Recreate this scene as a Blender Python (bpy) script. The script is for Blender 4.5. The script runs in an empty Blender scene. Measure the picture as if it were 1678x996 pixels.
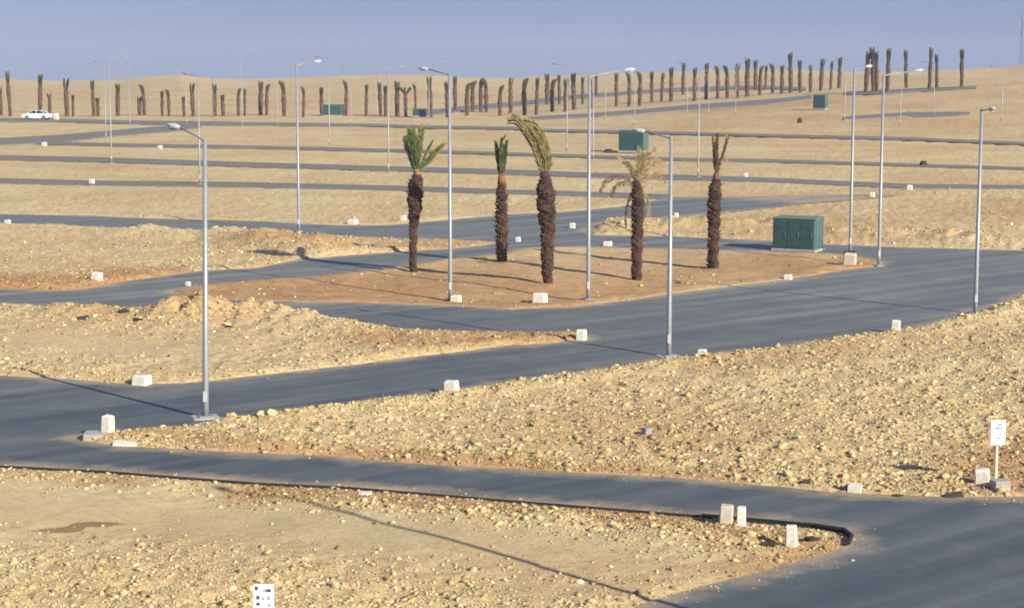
import bpy, bmesh, math, random
import numpy as np
from mathutils import Vector, Matrix
from mathutils.geometry import delaunay_2d_cdt

R = math.radians
random.seed(7)
rng = np.random.default_rng(11)
scene = bpy.context.scene
col = scene.collection

# ------------------------------------------------------------------ camera
FPX, W0, H0, HORIZON, EYE = 3000.0, 1678.0, 996.0, 105.0, 10.0
PITCH = math.atan((H0 / 2 - HORIZON) / FPX)
cam_d = bpy.data.cameras.new('camera')
cam = bpy.data.objects.new('camera', cam_d)
col.objects.link(cam)
cam.location = (0, 0, EYE)
cam.rotation_euler = (R(90) - PITCH, 0, 0)
cam_d.sensor_width = 36.0
cam_d.lens = 36.0 * FPX / W0
cam_d.clip_start = 0.5
cam_d.clip_end = 20000
scene.camera = cam

# ------------------------------------------------------------------ light
SUN_EL, SUN_AZ = R(27), R(136.6)          # azimuth clockwise from +Y
to_sun = Vector((math.sin(SUN_AZ) * math.cos(SUN_EL), math.cos(SUN_AZ) * math.cos(SUN_EL), math.sin(SUN_EL)))
sd_ = bpy.data.lights.new('sun', 'SUN')
sd_.energy = 4.2
sd_.angle = R(0.53)
sd_.color = (1.0, 0.92, 0.77)
sun = bpy.data.objects.new('sun', sd_)
col.objects.link(sun)
sun.rotation_euler = to_sun.to_track_quat('Z', 'Y').to_euler()
sun.location = (60, -60, 60)

world = bpy.data.worlds.new('World')
scene.world = world
world.use_nodes = True
wn, wl = world.node_tree.nodes, world.node_tree.links
wn.clear()
sky = wn.new('ShaderNodeTexSky')
sky.sky_type = 'NISHITA'
sky.sun_disc = False
sky.sun_elevation = SUN_EL
sky.sun_rotation = SUN_AZ
sky.altitude = 600
sky.air_density = 1.0
sky.dust_density = 0.4
sky.ozone_density = 3.0
tc_w = wn.new('ShaderNodeTexCoord')
mp_w = wn.new('ShaderNodeMapping'); mp_w.inputs['Scale'].default_value = (1.0, 1.0, 5.0)
cl = wn.new('ShaderNodeTexNoise'); cl.inputs['Scale'].default_value = 3.0; cl.inputs['Detail'].default_value = 6
clr = wn.new('ShaderNodeValToRGB')                      # thin high veil over the whole sky
clr.color_ramp.elements[0].position = 0.3; clr.color_ramp.elements[0].color = (1.5, 2.2, 4.85, 1)
clr.color_ramp.elements[1].position = 0.7; clr.color_ramp.elements[1].color = (2.25, 2.9, 5.6, 1)
tint = wn.new('ShaderNodeMix'); tint.data_type = 'RGBA'
tint.inputs['Factor'].default_value = 0.78
wl.new(tc_w.outputs['Generated'], mp_w.inputs[0]); wl.new(mp_w.outputs[0], cl.inputs['Vector'])
wl.new(cl.outputs['Fac'], clr.inputs[0]); wl.new(clr.outputs[0], tint.inputs['B'])
bg = wn.new('ShaderNodeBackground')
bg.inputs['Strength'].default_value = 0.061
wo = wn.new('ShaderNodeOutputWorld')
wl.new(sky.outputs[0], tint.inputs['A'])
wl.new(tint.outputs['Result'], bg.inputs[0])
wl.new(bg.outputs[0], wo.inputs[0])

vs = scene.view_settings
vs.view_transform = 'Standard'
vs.look = 'None'
vs.exposure = 0.75
vs.gamma = 1.0
vs.use_curve_mapping = False
scene.render.engine = 'CYCLES'
scene.cycles.filter_width = 1.8
scene.cycles.max_bounces = 5

# ------------------------------------------------------------------ numeric noise
def _hash(ix, iy, s):
    h = (ix.astype(np.int64) * 374761393 + iy.astype(np.int64) * 668265263 + s * 974634777) & 0xffffffff
    h = ((h ^ (h >> 13)) * 1274126177) & 0xffffffff
    h = h ^ (h >> 16)
    return h.astype(np.float64) / 4294967295.0

def vnoise(x, y, s=0):
    ix, iy = np.floor(x), np.floor(y)
    fx, fy = x - ix, y - iy
    fx = fx * fx * (3 - 2 * fx); fy = fy * fy * (3 - 2 * fy)
    a, b = _hash(ix, iy, s), _hash(ix + 1, iy, s)
    c, d = _hash(ix, iy + 1, s), _hash(ix + 1, iy + 1, s)
    return (a * (1 - fx) + b * fx) * (1 - fy) + (c * (1 - fx) + d * fx) * fy - 0.5

def sstep(a, b, x):
    t = np.clip((x - a) / (b - a), 0, 1)
    return t * t * (3 - 2 * t)

# ------------------------------------------------------------------ the lie of the land
_rx = (np.array([-700, 0, 100, 200, 250, 300, 350, 400, 470, 560, 640, 700, 760, 840, 900, 1000, 1100, 1260, 1400, 1500, 1560, 1640, 1678, 1800, 2600]) - 839) * 0.25
_rz = 10 - (np.array([128, 128, 132, 130, 124, 122, 128, 129, 127, 123, 122, 122, 126, 127, 124, 120, 117, 114, 117, 117, 113, 110, 104, 107, 112]) - 105) * 0.25

def T(X, Y):
    """smooth height of the land (metres) at plan position X, Y"""
    X = np.asarray(X, float); Y = np.asarray(Y, float)
    lift = 0.076 * np.logaddexp(0, (X - 4) / 8.0) * 8.0
    z1 = np.minimum(lift, 7.2 + 0 * X)
    z2 = np.interp(X * 750.0 / np.maximum(Y, 400), _rx, _rz)
    a = sstep(170, 353, Y)
    b = np.clip((Y - 353) / (750 - 353), 0, 1)
    z = a * z1 * (1 - b) + b * z2
    return z * (1 - np.clip((Y - 755) / 450, 0, 1)) - np.maximum(Y - 755, 0) * 0.010

cp, sp = math.cos(PITCH), math.sin(PITCH)
def G(px, py):
    """plan position on the land seen at photo reading px, py"""
    rx, k = (px - W0 / 2) / FPX, (H0 / 2 - py) / FPX
    d = np.array([rx, cp + k * sp, -sp + k * cp])
    t = 15.0; step = 0.5
    prev = t
    while t < 3000:
        z = EYE + d[2] * t
        if z < float(T(d[0] * t, d[1] * t)):
            lo, hi = prev, t
            for _ in range(30):
                m = (lo + hi) / 2
                if EYE + d[2] * m < float(T(d[0] * m, d[1] * m)): hi = m
                else: lo = m
            return d[0] * hi, d[1] * hi
        prev = t
        t += max(0.5, t * 0.01)
    return d[0] * 900, d[1] * 900

def H_at(Y, py):
    """height above datum of a point at distance Y read at photo row py"""
    k = (H0 / 2 - py) / FPX
    return EYE + Y * (k * cp - sp) / (cp + k * sp)

def MPP(Y): return Y / FPX            # metres in one photo pixel at distance Y

# ------------------------------------------------------------------ street plan
outer = [(-900, 335), (-300, 343), (0, 351), (150, 354), (251, 358), (420, 362), (545, 369), (633, 369), (671, 366), (696, 363), (746, 359),
         (797, 355), (840, 351), (915, 348), (965, 344), (1016, 339), (1060, 331), (1101, 323), (1181, 322), (1260, 322), (1333, 319), (1434, 318),
         (1470, 320), (1434, 325), (1333, 333), (1260, 341), (1191, 348), (1091, 358), (1061, 360), (1003, 363), (973, 368), (963, 376), (973, 385),
         (1091, 387), (1260, 394), (1358, 400), (1484, 405), (1678, 410), (2500, 436), (2500, 1130), (-900, 1130)]
isl1 = [(-880, 717), (0, 762), (176, 771), (276, 779), (420, 790), (571, 797), (671, 805), (840, 819), (1016, 833), (1141, 843), (1260, 854),
        (1333, 861), (1383, 869), (1396, 879), (1391, 892), (1358, 904), (1308, 919), (1260, 932), (1141, 962), (1066, 984), (1041, 994),
        (850, 1050), (620, 1125), (-880, 1125)]
isl2 = [(125, 718), (176, 728), (251, 733), (351, 738), (420, 742), (545, 747), (646, 757), (840, 767), (965, 775), (1091, 781), (1260, 795),
        (1358, 804), (1409, 807), (1459, 810), (1559, 814), (1678, 813), (2000, 822), (2480, 836), (2480, 470), (2000, 440), (1800, 455), (1678, 483),
        (1635, 501), (1597, 513), (1572, 522), (1509, 535), (1434, 548), (1333, 561), (1260, 573), (1154, 583), (1104, 587), (1073, 593), (940, 612),
        (840, 625), (729, 643), (596, 660), (470, 677), (420, 683), (376, 688), (326, 697), (226, 708), (165, 713)]
isl3 = [(-880, 600), (0, 615), (100, 620), (213, 629), (301, 627), (420, 615), (571, 598), (671, 585), (840, 565), (890, 563), (940, 557), (960, 552),
        (945, 547), (840, 546), (721, 544), (646, 541), (571, 531), (508, 523), (420, 515), (326, 513), (100, 505), (0, 498), (-880, 475)]
isl4 = [(284, 477), (326, 487), (420, 493), (571, 495), (671, 498), (771, 502), (840, 506), (940, 502), (1016, 493), (1116, 479), (1260, 461),
        (1333, 451), (1383, 442), (1429, 437), (1446, 432), (1425, 425), (1390, 419), (1350, 416), (1260, 413), (1159, 410), (1091, 408), (940, 405),
        (860, 407), (840, 414), (771, 423), (721, 428), (671, 436), (621, 443), (571, 448), (495, 456), (420, 461), (326, 468)]
isl6 = [(-880, 455), (0, 473), (100, 476), (141, 473), (201, 461), (276, 451), (326, 444), (420, 439), (483, 426), (571, 418), (671, 411), (746, 407),
        (797, 401), (815, 397), (746, 394), (671, 392), (596, 389), (495, 385), (420, 382), (176, 373), (0, 367), (-880, 349)]
strips_px = [  # far streets: list of (x, y, thickness in photo rows)
    [(-900, 283, 8), (0, 296, 8), (150, 300, 8), (420, 303, 8), (671, 309, 8), (840, 315, 8), (1016, 320, 8), (1095, 323, 8)],
    [(-900, 242, 7), (0, 258, 7), (150, 261, 7), (420, 270, 7), (671, 277, 7), (840, 282, 8), (965, 287, 8), (1091, 290, 8), (1260, 295, 7), (1484, 305, 7), (1678, 307, 6), (2400, 318, 6)],
    [(60, 234, 4), (188, 237, 4), (420, 241, 4), (671, 247, 4), (840, 252, 4), (965, 256, 4), (1116, 261, 4), (1260, 263, 4), (1678, 276, 4), (2400, 292, 4)],
    [(-900, 190, 5), (95, 197, 5), (201, 200, 5), (326, 202, 6), (420, 203, 5), (596, 205, 4), (709, 208, 4), (840, 210, 4), (878, 213, 4), (1066, 217, 4), (1260, 222, 4), (1484, 227, 4), (1678, 235, 4), (2400, 255, 6)],
    [(-900, 300, 14), (-300, 252, 12), (0, 232, 11), (100, 227, 12), (176, 219, 9), (276, 211, 10), (330, 204, 9)],
    [(850, 196, 4), (878, 193, 5), (965, 189, 6), (1048, 183, 7), (1116, 177, 8), (1260, 167, 8), (1330, 159, 6)],
    [(690, 186, 7), (760, 178, 8), (840, 171, 8), (965, 157, 7), (1016, 154, 6), (1091, 148, 6), (1180, 144, 5), (1258, 143, 5), (1320, 146, 4)],
    [(1383, 153, 4), (1449, 151, 6), (1509, 147, 5), (1600, 143, 4)],
    [(1383, 194, 5), (1484, 187, 6), (1572, 186, 5), (1590, 186, 3)],
]
def poly_world(px): return [G(x, y) for x, y in px]
def strip_world(s):
    pts = []
    for (x0, y0, t0), (x1, y1, t1) in zip(s[:-1], s[1:]):
        n = max(1, int(abs(x1 - x0) / 45))
        for i in range(n):
            f = i / n
            pts.append((x0 + (x1 - x0) * f, y0 + (y1 - y0) * f, t0 + (t1 - t0) * f))
    pts.append(s[-1])
    return [G(x, y - t / 2) for x, y, t in pts] + [G(x, y + t / 2) for x, y, t in reversed(pts)]

P_outer = poly_world(outer)
P_isl = [poly_world(p) for p in (isl1, isl2, isl3, isl4, isl6)]
P_strip = [strip_world(s) for s in strips_px]

def in_poly(poly, X, Y):
    p = np.array(poly)
    res = np.zeros(X.shape, bool)
    m = (X >= p[:, 0].min()) & (X <= p[:, 0].max()) & (Y >= p[:, 1].min()) & (Y <= p[:, 1].max())
    if not m.any(): return res
    x, y = X[m], Y[m]
    c = np.zeros(x.shape, bool)
    q = np.roll(p, -1, 0)
    for (ax, ay), (bx, by) in zip(p, q):
        if ay == by: continue
        hit = ((ay > y) != (by > y)) & (x < (bx - ax) * (y - ay) / (by - ay) + ax)
        c ^= hit
    res[m] = c
    return res

def on_road(X, Y):
    r = in_poly(P_outer, X, Y)
    for p in P_isl: r &= ~in_poly(p, X, Y)
    for p in P_strip: r |= in_poly(p, X, Y)
    return r

polys = [P_outer] + P_isl + P_strip
vv, ff = [], []
for p in polys:
    b = len(vv); vv += [Vector(q) for q in p]; ff.append(list(range(b, b + len(p))))
_yr = 1 / np.linspace(1 / 29.0, 1 / 130.0, 150)
_uy = np.concatenate([np.stack([np.arange(-0.42, 0.42, 0.0085) * y + (i % 2) * 0.004 * y, np.full(99, y)], -1) for i, y in enumerate(_yr)])
_uy = _uy + rng.normal(0, 0.03, _uy.shape)
_uy = _uy[on_road(_uy[:, 0], _uy[:, 1])]
vv += [Vector(p) for p in _uy]
cv, ce, cf, _, _, cof = delaunay_2d_cdt(vv, [], ff, 0, 1e-4)
cvn = np.array([v[:] for v in cv])
cen = np.array([cvn[list(t)].mean(0) for t in cf])
which = np.full(len(cf), -1)
m_ = in_poly(P_outer, cen[:, 0], cen[:, 1])
for p in P_isl: m_ &= ~in_poly(p, cen[:, 0], cen[:, 1])
which[m_] = 0
for i, p in enumerate(P_strip):
    which[in_poly(p, cen[:, 0], cen[:, 1]) & (which < 0)] = i + 1
asphalt = [(t, int(k)) for t, k in zip(cf, which) if k >= 0]      # (triangle, street index)
ecount = {}
for tri, k in asphalt:
    for a, b in zip(tri, list(tri[1:]) + [tri[0]]):
        ecount.setdefault((min(a, b), max(a, b)), []).append((a, b, k))
bound = [v[0] for v in ecount.values() if len(v) == 1]
B0 = np.array([cv[a][:] for a, b, k in bound]); B1 = np.array([cv[b][:] for a, b, k in bound])

def road_dist(X, Y, reach=3.0, B0=B0, B1=B1):
    d = np.full(X.shape, reach)
    e0, e1 = B0, B1
    if X.size < 50:
        k_ = ((np.minimum(B0, B1) - reach <= [X.max(), Y.max()]) & (np.maximum(B0, B1) + reach >= [X.min(), Y.min()])).all(1)
        e0, e1 = B0[k_], B1[k_]
    for (ax, ay), (bx, by) in zip(e0, e1):
        m = (X > min(ax, bx) - reach) & (X < max(ax, bx) + reach) & (Y > min(ay, by) - reach) & (Y < max(ay, by) + reach)
        idx = np.nonzero(m)[0]
        if not len(idx): continue
        x, y = X[idx] - ax, Y[idx] - ay
        ex, ey = bx - ax, by - ay
        t = np.clip((x * ex + y * ey) / (ex * ex + ey * ey + 1e-9), 0, 1)
        dd = np.hypot(x - t * ex, y - t * ey)
        d[idx] = np.minimum(d[idx], dd)
    return d

_lc = {}
def along(pts_px, X, Y, rad):
    """soft weight near a polyline given in photo readings"""
    key = tuple(pts_px)
    if key not in _lc: _lc[key] = [G(*p) for p in pts_px]
    P = _lc[key]
    w = np.zeros(X.shape)
    if len(P) == 1: P = P * 2
    for (ax, ay), (bx, by) in zip(P[:-1], P[1:]):
        ex, ey = bx - ax, by - ay
        t = np.clip(((X - ax) * ex + (Y - ay) * ey) / (ex * ex + ey * ey + 1e-9), 0, 1)
        d2 = (X - ax - t * ex) ** 2 + (Y - ay - t * ey) ** 2
        w = np.maximum(w, np.exp(-d2 / (rad * rad)))
    return w

# heaps and banks pushed up by graders: (polyline, radius m, height m)
HEAPS = [([(130, 512), (240, 508), (300, 518)], 1.5, 0.45), ([(330, 520), (400, 517), (470, 523)], 1.6, 0.75), ([(470, 523), (560, 535), (620, 546)], 1.4, 0.45),
         ([(1000, 375), (1080, 372), (1250, 372)], 2.5, 0.55), ([(250, 380), (400, 388), (520, 398)], 2.5, 0.5), ([(400, 400), (500, 412), (560, 416)], 1.6, 0.4),
         ([(450, 806), (600, 822), (750, 838), (900, 850)], 0.9, 0.16), ([(900, 852), (1050, 866), (1180, 882)], 1.0, 0.15),
         ([(1420, 385), (1520, 388), (1600, 398)], 3.0, 0.5), ([(1560, 530), (1640, 512), (1678, 505)], 1.2, 0.35),
         ([(1280, 790), (1420, 797), (1560, 800)], 0.6, 0.14), ([(380, 690), (600, 670), (840, 635), (1060, 602)], 0.7, 0.14)]
RED = [([(520, 480), (800, 470), (1000, 470), (1300, 440)], 9.0, 0.55), ([(300, 480), (500, 490), (900, 498)], 2.5, 0.7), ([(0, 465), (150, 466), (230, 455)], 3.5, 0.9),
       ([(520, 400), (640, 402), (760, 402)], 4.5, 0.8), ([(180, 512), (300, 517), (400, 525)], 1.6, 0.6), ([(640, 556), (760, 558), (930, 552)], 2.0, 0.75),
       ([(430, 800), (600, 808), (840, 828), (1100, 850), (1300, 884)], 0.95, 1.0), ([(1150, 862), (1250, 880), (1340, 890)], 1.0, 0.9),
       ([(1640, 790), (1700, 760), (1760, 740)], 2.2, 1.0), ([(1240, 930), (1310, 908), (1370, 893)], 0.9, 0.55), ([(1180, 590), (1330, 580), (1480, 560)], 2.5, 0.4),
       ([(230, 712), (420, 738), (650, 752), (900, 766), (1200, 785)], 0.8, 0.55), ([(0, 770), (200, 782)], 0.6, 0.6),
       ([(1050, 700), (1300, 740), (1600, 790)], 4.0, 0.3), ([(1420, 360), (1600, 340), (1700, 330)], 22.0, 0.3), ([(1300, 200), (1500, 160), (1700, 150)], 60.0, 0.3),
       ([(900, 950), (1000, 968)], 2.0, 0.25), ([(0, 150), (300, 150), (700, 160)], 120.0, 0.25), ([(1200, 175), (1330, 168)], 12.0, 0.7)]
SMOOTH = [([(-100, 820), (150, 835), (420, 845), (640, 870), (900, 900)], 3.2, 1.0), ([(900, 960), (1040, 950), (1180, 930)], 1.6, 0.7), ([(60, 560), (200, 570), (280, 570)], 3.0, 0.8)]

def land(X, Y):
    """height of loose ground + soil attributes"""
    shp = X.shape
    X, Y = X.ravel(), Y.ravel()
    t = T(X, Y)
    inside = on_road(X, Y)
    d = road_dist(X, Y)
    near1 = in_poly(P_isl[0], X, Y)
    q0 = np.array(P_isl[0])
    near1 |= road_dist(X, Y, 1.2, q0, np.roll(q0, -1, 0)) < 1.1
    red = np.zeros(X.shape); smooth = np.zeros(X.shape); heap = np.zeros(X.shape)
    for p, r, a in RED: red = np.maximum(red, a * along(p, X, Y, r))
    for p, r, a in SMOOTH: smooth = np.maximum(smooth, a * along(p, X, Y, r))
    for p, r, a in HEAPS: heap += a * along(p, X, Y, r)
    palm_isl = in_poly(P_isl[3], X, Y)
    rough = np.clip(1 - smooth, 0, 1) * np.where(palm_isl, 0.35, 1.0)
    red = np.clip(1.2 * red + np.where(palm_isl, 0.24, 0) + 0.6 * (vnoise(X / 9, Y / 14, 5) * 1.2 + vnoise(X / 2.3, Y / 3, 6) * 0.7) * (0.35 + red), 0, 1)
    far = sstep(90, 220, Y)
    sd = np.where(inside, -d, d) + 0.16 * (vnoise(X / 0.5, Y / 0.5, 31) + vnoise(X / 1.7, Y / 1.7, 32)) * (~near1) * (1 - far)
    edge = sstep(0.0, 0.6 + 2.2 * far, sd); edge2 = sstep(0.0, 2.0, sd)
    b = 0.20 * vnoise(X / 7, Y / 7, 1) + 0.10 * vnoise(X / 2.1, Y / 2.1, 2)
    b += rough * (0.10 * vnoise(X / 0.8, Y / 0.8, 3) + 0.10 * vnoise(X / 0.33, Y / 0.33, 4) + 0.03 * vnoise(X / 0.15, Y / 0.15, 9)) * (1 - 0.6 * far)
    hp = heap * (0.75 + 0.9 * vnoise(X / 1.1, Y / 1.1, 8) + 0.35 * vnoise(X / 0.4, Y / 0.4, 10)) * edge2
    rel = np.where(near1, np.where(inside, -0.20, -0.055), np.clip(sd * 0.5, -0.16, 0.05 - 0.16 * far))
    out = t + rel + edge * b + hp + np.where(near1, 0, 0.08 * (1 - far) * edge * np.exp(-((sd - 0.7) / 0.8) ** 2))
    out = np.where(inside & (sd < -0.5), t - 0.16 - 0.3 * far, out)
    return out.reshape(shp), red.reshape(shp), rough.reshape(shp), inside.reshape(shp), d.reshape(shp)

def ground_z(x, y):
    z, *_ = land(np.array([x]), np.array([y]))
    return float(z[0])

# ------------------------------------------------------------------ materials
def new_mat(name):
    m = bpy.data.materials.new(name); m.use_nodes = True
    nt = m.node_tree
    return m, nt, nt.nodes['Principled BSDF']

def ramp(nt, fac, stops):
    r = nt.nodes.new('ShaderNodeValToRGB')
    el = r.color_ramp.elements
    while len(el) < len(stops): el.new(0.5)
    for e, (p, c) in zip(el, stops):
        e.position = p; e.color = (*c, 1)
    nt.links.new(fac, r.inputs[0])
    return r.outputs[0]

def noise(nt, scale, detail=4, vec=None, rough=0.6):
    n = nt.nodes.new('ShaderNodeTexNoise')
    n.inputs['Scale'].default_value = scale
    n.inputs['Detail'].default_value = detail
    n.inputs['Roughness'].default_value = rough
    if vec is not None: nt.links.new(vec, n.inputs['Vector'])
    return n.outputs['Fac']

def mixc(nt, fac, a, b, mode='MIX'):
    m = nt.nodes.new('ShaderNodeMix'); m.data_type = 'RGBA'; m.blend_type = mode
    for s, v in (('Factor', fac), ('A', a), ('B', b)):
        if isinstance(v, (int, float)): m.inputs[s].default_value = v
        elif isinstance(v, tuple): m.inputs[s].default_value = (*v, 1)
        else: nt.links.new(v, m.inputs[s])
    return m.outputs['Result']

def math_(nt, op, a, b=None):
    m = nt.nodes.new('ShaderNodeMath'); m.operation = op
    for i, v in enumerate((a, b)):
        if v is None: continue
        if isinstance(v, (int, float)): m.inputs[i].default_value = v
        else: nt.links.new(v, m.inputs[i])
    return m.outputs[0]

def bump(nt, bsdf, h, strength, dist):
    b = nt.nodes.new('ShaderNodeBump')
    b.inputs['Strength'].default_value = strength; b.inputs['Distance'].default_value = dist
    nt.links.new(h, b.inputs['Height']); nt.links.new(b.outputs[0], bsdf.inputs['Normal'])

def simple(name, c, rough=0.6, metal=0.0, var=0.15, scale=6, spec=None, bumpd=0):
    m, nt, b = new_mat(name)
    tc = nt.nodes.new('ShaderNodeTexCoord')
    n = noise(nt, scale, 5, tc.outputs['Object'])
    lo = tuple(x * (1 - var) for x in c); hi = tuple(min(1, x * (1 + var)) for x in c)
    nt.links.new(ramp(nt, n, [(0.3, lo), (0.7, hi)]), b.inputs['Base Color'])
    b.inputs['Roughness'].default_value = rough; b.inputs['Metallic'].default_value = metal
    if spec is not None: b.inputs['Specular IOR Level'].default_value = spec
    if bumpd: bump(nt, b, noise(nt, scale * 5, 4, tc.outputs['Object']), 0.6, bumpd)
    return m

def make_ground():
    m, nt, b = new_mat('desert_soil')
    g = nt.nodes.new('ShaderNodeNewGeometry'); P = g.outputs['Position']
    at = nt.nodes.new('ShaderNodeAttribute'); at.attribute_name = 'red'
    ar = nt.nodes.new('ShaderNodeAttribute'); ar.attribute_name = 'rough'
    n1, n2, n3 = noise(nt, 0.09, 5, P), noise(nt, 0.9, 5, P, 0.65), noise(nt, 6.0, 5, P, 0.7)
    sand = ramp(nt, n1, [(0.3, (0.53, 0.385, 0.195)), (0.5, (0.575, 0.445, 0.235)), (0.7, (0.61, 0.505, 0.29))])
    redc = ramp(nt, n2, [(0.3, (0.37, 0.195, 0.085)), (0.55, (0.455, 0.27, 0.125)), (0.75, (0.52, 0.36, 0.18))])
    f = math_(nt, 'MULTIPLY', at.outputs['Fac'], math_(nt, 'ADD', 0.45, math_(nt, 'MULTIPLY', n2, 1.1)))
    f2 = nt.nodes.new('ShaderNodeClamp'); nt.links.new(f, f2.inputs[0])
    c = mixc(nt, f2.outputs[0], sand, redc)
    gr = ramp(nt, n3, [(0.34, (0.48, 0.44, 0.38)), (0.48, (0.98, 0.97, 0.96)), (0.68, (1.2, 1.19, 1.17))])  # grain tone; its dark specks paint the small shadows among the gravel
    c = mixc(nt, math_(nt, 'ADD', 0.35, math_(nt, 'MULTIPLY', ar.outputs['Fac'], 0.65)), c, gr, 'MULTIPLY')
    pt = ramp(nt, n2, [(0.35, (0.88, 0.87, 0.84)), (0.6, (1.05, 1.05, 1.05))])
    c = mixc(nt, 0.7, c, pt, 'MULTIPLY')
    ad = nt.nodes.new('ShaderNodeAttribute'); ad.attribute_name = 'painted_shadow'
    c = mixc(nt, ad.outputs['Fac'], c, mixc(nt, 1.0, c, (0.50, 0.47, 0.42), 'MULTIPLY'))  # soil darkened in a patch to paint a cast shadow
    nt.links.new(c, b.inputs['Base Color'])
    b.inputs['Roughness'].default_value = 0.95; b.inputs['Specular IOR Level'].default_value = 0.15
    bump(nt, b, noise(nt, 9.0, 6, P, 0.7), 0.55, 0.06)
    return m

def make_asphalt(name, ang, dust=None):
    m, nt, b = new_mat(name)
    g = nt.nodes.new('ShaderNodeNewGeometry'); P = g.outputs['Position']
    mp = nt.nodes.new('ShaderNodeMapping'); mp.vector_type = 'POINT'
    mp.inputs['Rotation'].default_value = (0, 0, -ang)
    mp2 = nt.nodes.new('ShaderNodeMapping'); mp2.inputs['Scale'].default_value = (0.06, 1.1, 1)
    nt.links.new(P, mp.inputs[0]); nt.links.new(mp.outputs[0], mp2.inputs[0])
    st = noise(nt, 1.0, 5, mp2.outputs[0], 0.6)
    pa = noise(nt, 0.14, 4, P); gr = noise(nt, 14, 4, P, 0.7)
    c = ramp(nt, st, [(0.28, (0.056, 0.074, 0.080)), (0.5, (0.082, 0.099, 0.101)), (0.72, (0.138, 0.146, 0.138))])
    c = mixc(nt, 0.6, c, ramp(nt, pa, [(0.3, (0.82, 0.86, 0.92)), (0.7, (1.18, 1.14, 1.08))]), 'MULTIPLY')
    c = mixc(nt, 0.6, c, ramp(nt, gr, [(0.3, (0.8, 0.8, 0.8)), (0.7, (1.2, 1.2, 1.2))]), 'MULTIPLY')
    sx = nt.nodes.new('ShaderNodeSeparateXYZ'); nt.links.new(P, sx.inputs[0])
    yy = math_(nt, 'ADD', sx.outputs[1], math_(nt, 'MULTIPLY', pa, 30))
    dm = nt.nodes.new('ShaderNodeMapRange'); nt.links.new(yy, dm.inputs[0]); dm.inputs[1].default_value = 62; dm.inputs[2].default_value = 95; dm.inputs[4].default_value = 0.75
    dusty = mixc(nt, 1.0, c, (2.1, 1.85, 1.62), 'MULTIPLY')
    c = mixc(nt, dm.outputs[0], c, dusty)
    c = mixc(nt, 0.7, c, ramp(nt, noise(nt, 0.8, 5, P, 0.65), [(0.3, (0.80, 0.82, 0.84)), (0.7, (1.22, 1.18, 1.14))]), 'MULTIPLY')
    du = ramp(nt, noise(nt, 0.35, 6, P, 0.7), [(0.58, (0, 0, 0)), (0.8, (0.35, 0.35, 0.35))])
    c = mixc(nt, du, c, (0.34, 0.27, 0.18))
    if dust: c = mixc(nt, dust, c, (0.22, 0.17, 0.11))
    else:
        ae = nt.nodes.new('ShaderNodeAttribute'); ae.attribute_name = 'edge'
        e1 = math_(nt, 'ADD', ae.outputs['Fac'], math_(nt, 'MULTIPLY', math_(nt, 'SUBTRACT', noise(nt, 0.9, 6, P, 0.7), 0.5), 2.4))
        mr = nt.nodes.new('ShaderNodeMapRange'); nt.links.new(e1, mr.inputs[0])
        mr.inputs[1].default_value = 0.75; mr.inputs[2].default_value = -0.15; mr.inputs[3].default_value = 0.0; mr.inputs[4].default_value = 0.8
        c = mixc(nt, mr.outputs[0], c, (0.42, 0.32, 0.19))          # sand blown over the road margins
        wt = nt.nodes.new('ShaderNodeTexWave'); wt.bands_direction = 'Y'; wt.inputs['Scale'].default_value = 0.085
        wt.inputs['Distortion'].default_value = 1.2; wt.inputs['Detail'].default_value = 3; wt.inputs['Detail Scale'].default_value = 0.3
        nt.links.new(mp.outputs[0], wt.inputs['Vector'])
        c = mixc(nt, 0.55, c, ramp(nt, wt.outputs['Fac'], [(0.35, (0.84, 0.85, 0.86)), (0.8, (1.15, 1.13, 1.1))]), 'MULTIPLY')  # worn wheel paths
    nt.links.new(c, b.inputs['Base Color'])
    b.inputs['Roughness'].default_value = 0.68; b.inputs['Specular IOR Level'].default_value = 0.5
    bump(nt, b, gr, 0.35, 0.015)
    return m

M = {}
M['ground'] = make_ground()
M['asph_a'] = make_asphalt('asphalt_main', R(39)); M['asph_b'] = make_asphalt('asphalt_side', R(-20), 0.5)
M['asph_edge'] = simple('asphalt_broken_edge', (0.03, 0.029, 0.028), 0.9, 0, 0.3, 3)
M['chunk'] = simple('debris_and_shade', (0.055, 0.045, 0.038), 0.95, 0, 0.5, 9, bumpd=0.02)  # also colours the added lumps that stand in for shade
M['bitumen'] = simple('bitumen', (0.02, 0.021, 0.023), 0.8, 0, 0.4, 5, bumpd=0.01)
M['steel'] = simple('galvanised_steel', (0.30, 0.325, 0.335), 0.45, 0.25, 0.10, 3)
M['head'] = simple('lamp_housing', (0.52, 0.54, 0.54), 0.45, 0.1, 0.05, 5)
M['lens'] = simple('lamp_glass', (0.35, 0.36, 0.34), 0.15, 0, 0.1, 5)
M['conc'] = simple('rough_concrete', (0.36, 0.34, 0.30), 0.9, 0, 0.25, 9, bumpd=0.02)
M['white'] = simple('whitewashed_concrete', (0.70, 0.655, 0.55), 0.85, 0, 0.22, 11, bumpd=0.01)
M['tanconc'] = simple('bare_tan_concrete', (0.52, 0.46, 0.36), 0.9, 0, 0.15, 7, bumpd=0.01)
M['sign'] = simple('white_sign_enamel', (0.80, 0.82, 0.83), 0.35, 0, 0.04, 4)
M['ink'] = simple('dark_sign_ink', (0.06, 0.065, 0.10), 0.6, 0, 0.1, 9)
M['ink2'] = simple('faded_sign_ink', (0.33, 0.36, 0.46), 0.6, 0, 0.1, 9)
M['signpost'] = simple('cream_post', (0.62, 0.54, 0.40), 0.6, 0, 0.1, 6)
M['teal'] = simple('teal_paint_shaded', (0.030, 0.084, 0.080), 0.45, 0, 0.15, 2.5)  # kiosk front: shade put into a darker copy of the paint
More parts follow.
